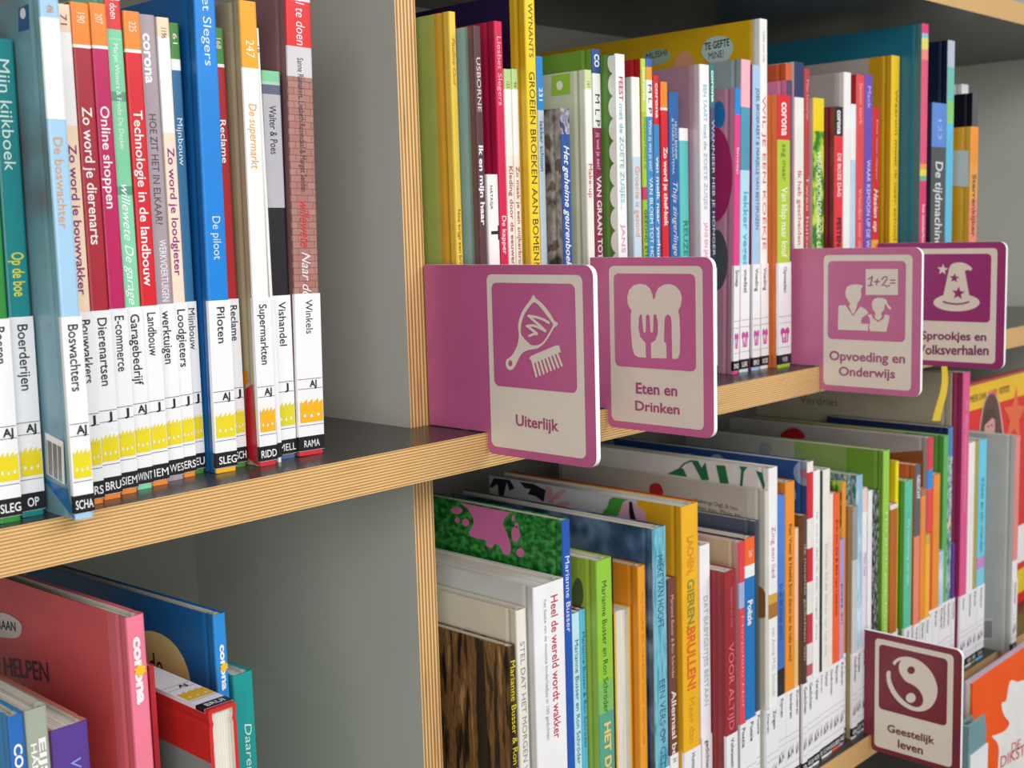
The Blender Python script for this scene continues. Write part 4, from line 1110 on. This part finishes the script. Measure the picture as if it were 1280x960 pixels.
# a yellow ribbon hanging below the middle shelf
ryb = -.006
v, f = [], []
for i in range(9):
    s = i / 8
    px_, py_ = 1181 - 9 * s + 1.5 * math.sin(5 * s), 458 + 68 * s
    a, c = on_plane(px_ - 4 - s * 2, py_, 1, ryb), on_plane(px_ + 4 + s, py_, 1, ryb)
    dy = -.0015 * math.sin(4 * s) - .002 * s
    v += [(a.x, a.y + dy, a.z), (c.x, c.y + dy + .001, c.z)]
v2 = [(x, y + .0006, z) for x, y, z in v]
n = len(v)
for i in range(8):
    k = 2 * i
    f += [(k, k + 1, k + 3, k + 2), (n + k, n + k + 2, n + k + 3, n + k + 1), (k, k + 2, n + k + 2, n + k), (k + 1, n + k + 1, n + k + 3, k + 3)]
f += [(0, n, n + 1, 1), (16, 17, n + 17, n + 16)]
rib = link('ribbon', v + v2, f, ['e6c416'])
top = on_plane(1181, 458, 1, ryb)
rib['label'] = 'yellow ribbon hanging below the purple Sprookjes sign'
rib['category'] = 'ribbon'

# ------------------------------------------------------------------ books on the lower shelf, left bay


def spine_sun(info, py, pos, r):
    z = z_at(info['X'], info['Y'], py) - Z_LOW
    x = pos * info['w']
    pts = [(x + r * (1 if i % 2 else .66) * math.sin(i * math.pi / 8), z + r * (1 if i % 2 else .66) * math.cos(i * math.pi / 8)) for i in range(16)]
    place2d('sun_print', filled([pts]), lambda a, b: (a, -.0005, b), 'f2c233', info['root'])


CTX.update(z=Z_LOW, group='information books at the bottom left', prev=-9, emblem=None, ecol=None, labz=.1, dy=0.0)
bk('small blue book at the bottom left corner', 10, 31, 913, 897, .0, '2a6cb8', '3c8cc8', d=.15, lab=None, txt=[('CO', 930, 960, .5, .7, 'f2f4f8', .03)])
bk('grey green book right of the small blue one', 31.5, 61, 913, 890, .0, 'a3ab9c', 'c9c8be', d=.17, lab=None, txt=[('EIJS', 924, 975, .68, .42, 'f2f2ee', .03), ('HANB', 928, 980, .3, .36, 'f2f2ee', .02)])
bk('purple book left of the large pink one', 64, 112, 930, 915, .006, '5b3f93', 'c97c6a', d=.16, lab=None, txt=[('Vragen', 950, 1010, .6, .4, '8fa0dc', 0, .2)])
b = bk('large pink book with speech bubble on its cover', 163.5, 187, 855, 773, .012, 'ef7f97', [('e06e7a', .02), ('d85c60', None)], d=.24, yaw=3, lab=None,
       txt=[('corona', 796, 880, .55, .72, 'f8f0f0', .05)])
spine_sun(b, 842, .55, .0042)
cover_text(b, 'g HELPEN', (-6, 842), (62, 852), (-6, 820), '4a2c50', bold=.01)
cover_text(b, 'worden?', (-8, 866), (48, 876), (-8, 855), 'd8a8a4')
cover_shape(b, 'speech_bubble', [smooth_loop([(-20, 770), (5, 766), (24, 776), (28, 786), (22, 797), (0, 796), (-20, 792)], 3)], 'e3dcd6', .0004)
cover_text(b, 'DRAAN', (-8, 784), (21, 789), (-8, 773), '3a2c34', off=.0006, bold=.02)
cover_shape(b, 'speech_bubble', [[(170, 925), (178, 920), (178, 960), (171, 960)]], 'f2e8e8', .0004)
bk('thin red book right of the large pink one', 187.5, 195, 855, 833, .03, 'c03038', 'b22c34', d=.2, yaw=3, lab=None)
# a red book standing on its front edge: spine up, foot of the pages to the front
y6 = -.004
xa = max(on_plane(262, 920, 1, y6).x, CTX['prev'] + .002)
xb = xa + (on_plane(297, 920, 1, y6).x - on_plane(262, 920, 1, y6).x)
z6 = z_at(xa, y6, 889)
w6 = xb - xa
h6 = .20
rt = empty('picture_book', (xa, y6, z6), 'red and grey book standing spine up with page ends to the front', 'book', CTX['group'])
M6 = Matrix(((1, 0, 0), (0, 0, 1), (0, -1, 0)))


def turned(o):
    me = o.data
    for vx in me.vertices:
        vx.co = M6 @ vx.co
    for ch in o.children:
        turned(ch)


c6 = cover_mesh(w6, z6 - Z_LOW - .0002, h6, True, [('cf2f2c', None)], [('cf2f2c', .032), ('8a9a96', None)], rt)
p6 = page_block(w6, z6 - Z_LOW - .0002, h6, True, rt)
l6 = spine_label(rt, w6, .125, '', 'AJ', 'BRUI', 'crown', 'e8b81e')
for o in (c6, p6, l6):
    turned(o)
CTX['prev'] = xb + .004
b = bk('large blue book with round yellow print on its cover', 270, 286, 826, 770, .05, '2f8fdc', '0a6cae', d=.23, yaw=3.5, lab=None, txt=[('corona', 806, 863, .6, .66, 'f2f4f8', .04)])
spine_sun(b, 837, .6, .0035)
cover_shape(b, 'circle_print', [circle(184, 868, 56, 80, 30)], 'f2ea9c', .0003)
cover_text(b, 'de', (188, 845), (205, 848), (190, 815), '1c1c20', off=.0006)
bk('teal green book at the right end of the bottom left row', 292, 318, 860, 846, .045, '22a09c', '1f9a96', d=.2, yaw=3, lab=None, txt=[('Daaren h', 905, 985, .6, .5, 'd8f0ee', 0, .2)])

# ------------------------------------------------------------------ the display ledge below on the right
oy = -.055
ox0, oz1 = on_plane(1216, 855, 1, oy).x, on_plane(1216, 855, 1, oy).z
oh, ow = oz1 + .775, .27
ob = empty('picture_book', (ox0, oy, -.7749), 'bright orange book facing out below the lower shelf', 'book')
for nm, y0_, y1_, k in (('cover', 0, .0025, 'ff5c0c'), ('back_cover', .0075, .010, 'b9a9c4')):
    box(nm, (0, y0_, 0), (ow, y1_, oh), [k], None, ob)
box('pages', (.0005, .0026, .003), (ow - .004, .0074, oh - .003), ['pages'], None, ob)
fo_ = front_pt(ob, oy)
q = crop(1190, 820, 617 / 90)
front_shape('white_figure', [[fo_(p) for p in sc_(q, [(495, 215), (560, 222), (600, 210), (680, 230), (720, 330), (740, 480), (720, 640), (720, 1000), (600, 1100), (405, 1040), (400, 820), (385, 740), (340, 690), (390, 670), (450, 640), (490, 575), (445, 510), (425, 440), (430, 395), (462, 380)], 3)]], 'f3f1ee', .0003, lambda p: p, ob)


def front_text(o, y, s, p0, p1, ptop, k, bold=.01):
    f_ = front_pt(o, y)
    a, b_, c = f_(p0), f_(p1), f_(ptop)
    v_, fc, x0, w_ = glyphs(s, bold, 0)
    kx, rise, sz = (b_[0] - a[0]) / w_, (b_[1] - a[1]) / w_, (c[1] - a[1]) / .7
    link('title_lettering', [(a[0] + (x - x0) * kx, -.0006, a[1] + (x - x0) * rise + yy_ * sz) for x, yy_ in v_], fc, [k], None, o)


front_text(ob, oy, 'DE', (1264, 941), (1275, 935), (1264, 929), 'd8606a')
front_text(ob, oy, 'DIKSTE', (1250, 960), (1286, 940), (1250, 946), 'd8606a')
ob2 = empty('picture_book', (ox0 - .036, oy + .01, -.7749), 'white book with red marks left of the bright orange one', 'book')
box('cover', (0, 0, 0), (.030, .0025, oh - .060), ['ece8e6'], None, ob2)
box('back_cover', (0, .0125, 0), (.030, .015, oh - .060), ['ece8e6'], None, ob2)
box('pages', (.0005, .0026, .003), (.0295, .0124, oh - .063), ['pages'], None, ob2)
for k in range(6):
    box('red_mark', (.0005, -.0004, .05 + .05 * k), (.008, -.0001, .075 + .05 * k), ['b8563c'], None, ob2)

# small teal plastic holder in front of the orange book
hy = -.080
h0 = on_plane(1211, 909, 1, hy)
hx0, hx1, hz = h0.x, on_plane(1231, 930, 1, hy).x, h0.z
m, nt, b_, tc = new_mat('teal_plastic', .25, .3)
varied(nt, b_, tc, '8fbcc2', .05)
b_.inputs['Transmission Weight'].default_value = .35
MATS['teal_plastic'] = m
ho = empty('leaflet_holder', (hx0, hy, -.7749), 'small teal plastic holder in front of the orange book', 'holder')
hh = hz + .775
hw = hx1 - hx0
box('left_plate', (0, 0, 0), (.003, .02, hh), ['teal_plastic'], None, ho)
box('front_plate', (.003, 0, 0), (hw, .003, hh), ['teal_plastic'], None, ho)
box('middle_plate', (.003, .017, 0), (hw + .008, .02, hh - .008), ['teal_plastic'], None, ho)
box('right_plate', (hw, 0, 0), (hw + .003, .017, hh - .012), ['teal_plastic'], None, ho)
box('white_card', (.004, -.0012, 0), (hw + .006, -.0002, hh - .034), ['label_paper'], None, ho)
box('base_plate', (0, 0, -.0), (hw + .003, .02, .003), ['teal_plastic'], None, ho)

# ------------------------------------------------------------------ the first books on the shelf above, top right corner
for i, (a, c, lb) in enumerate(((1.262, 1.276, 'white labelled book on the shelf above, cut by the top edge'), (1.277, 1.295, 'white labelled book nearest the upright on the shelf above'))):
    r_ = empty('picture_book', (a, .02, Z_UP + T_SHELF + .0001), lb, 'book', 'books on the shelf above')
    cover_mesh(c - a, .2, .26, True, [('d8d8dc', None)], [('d8d8dc', None)], r_)
    page_block(c - a, .2, .26, True, r_)
    spine_label(r_, c - a, .1, '', None, '', None, WT)
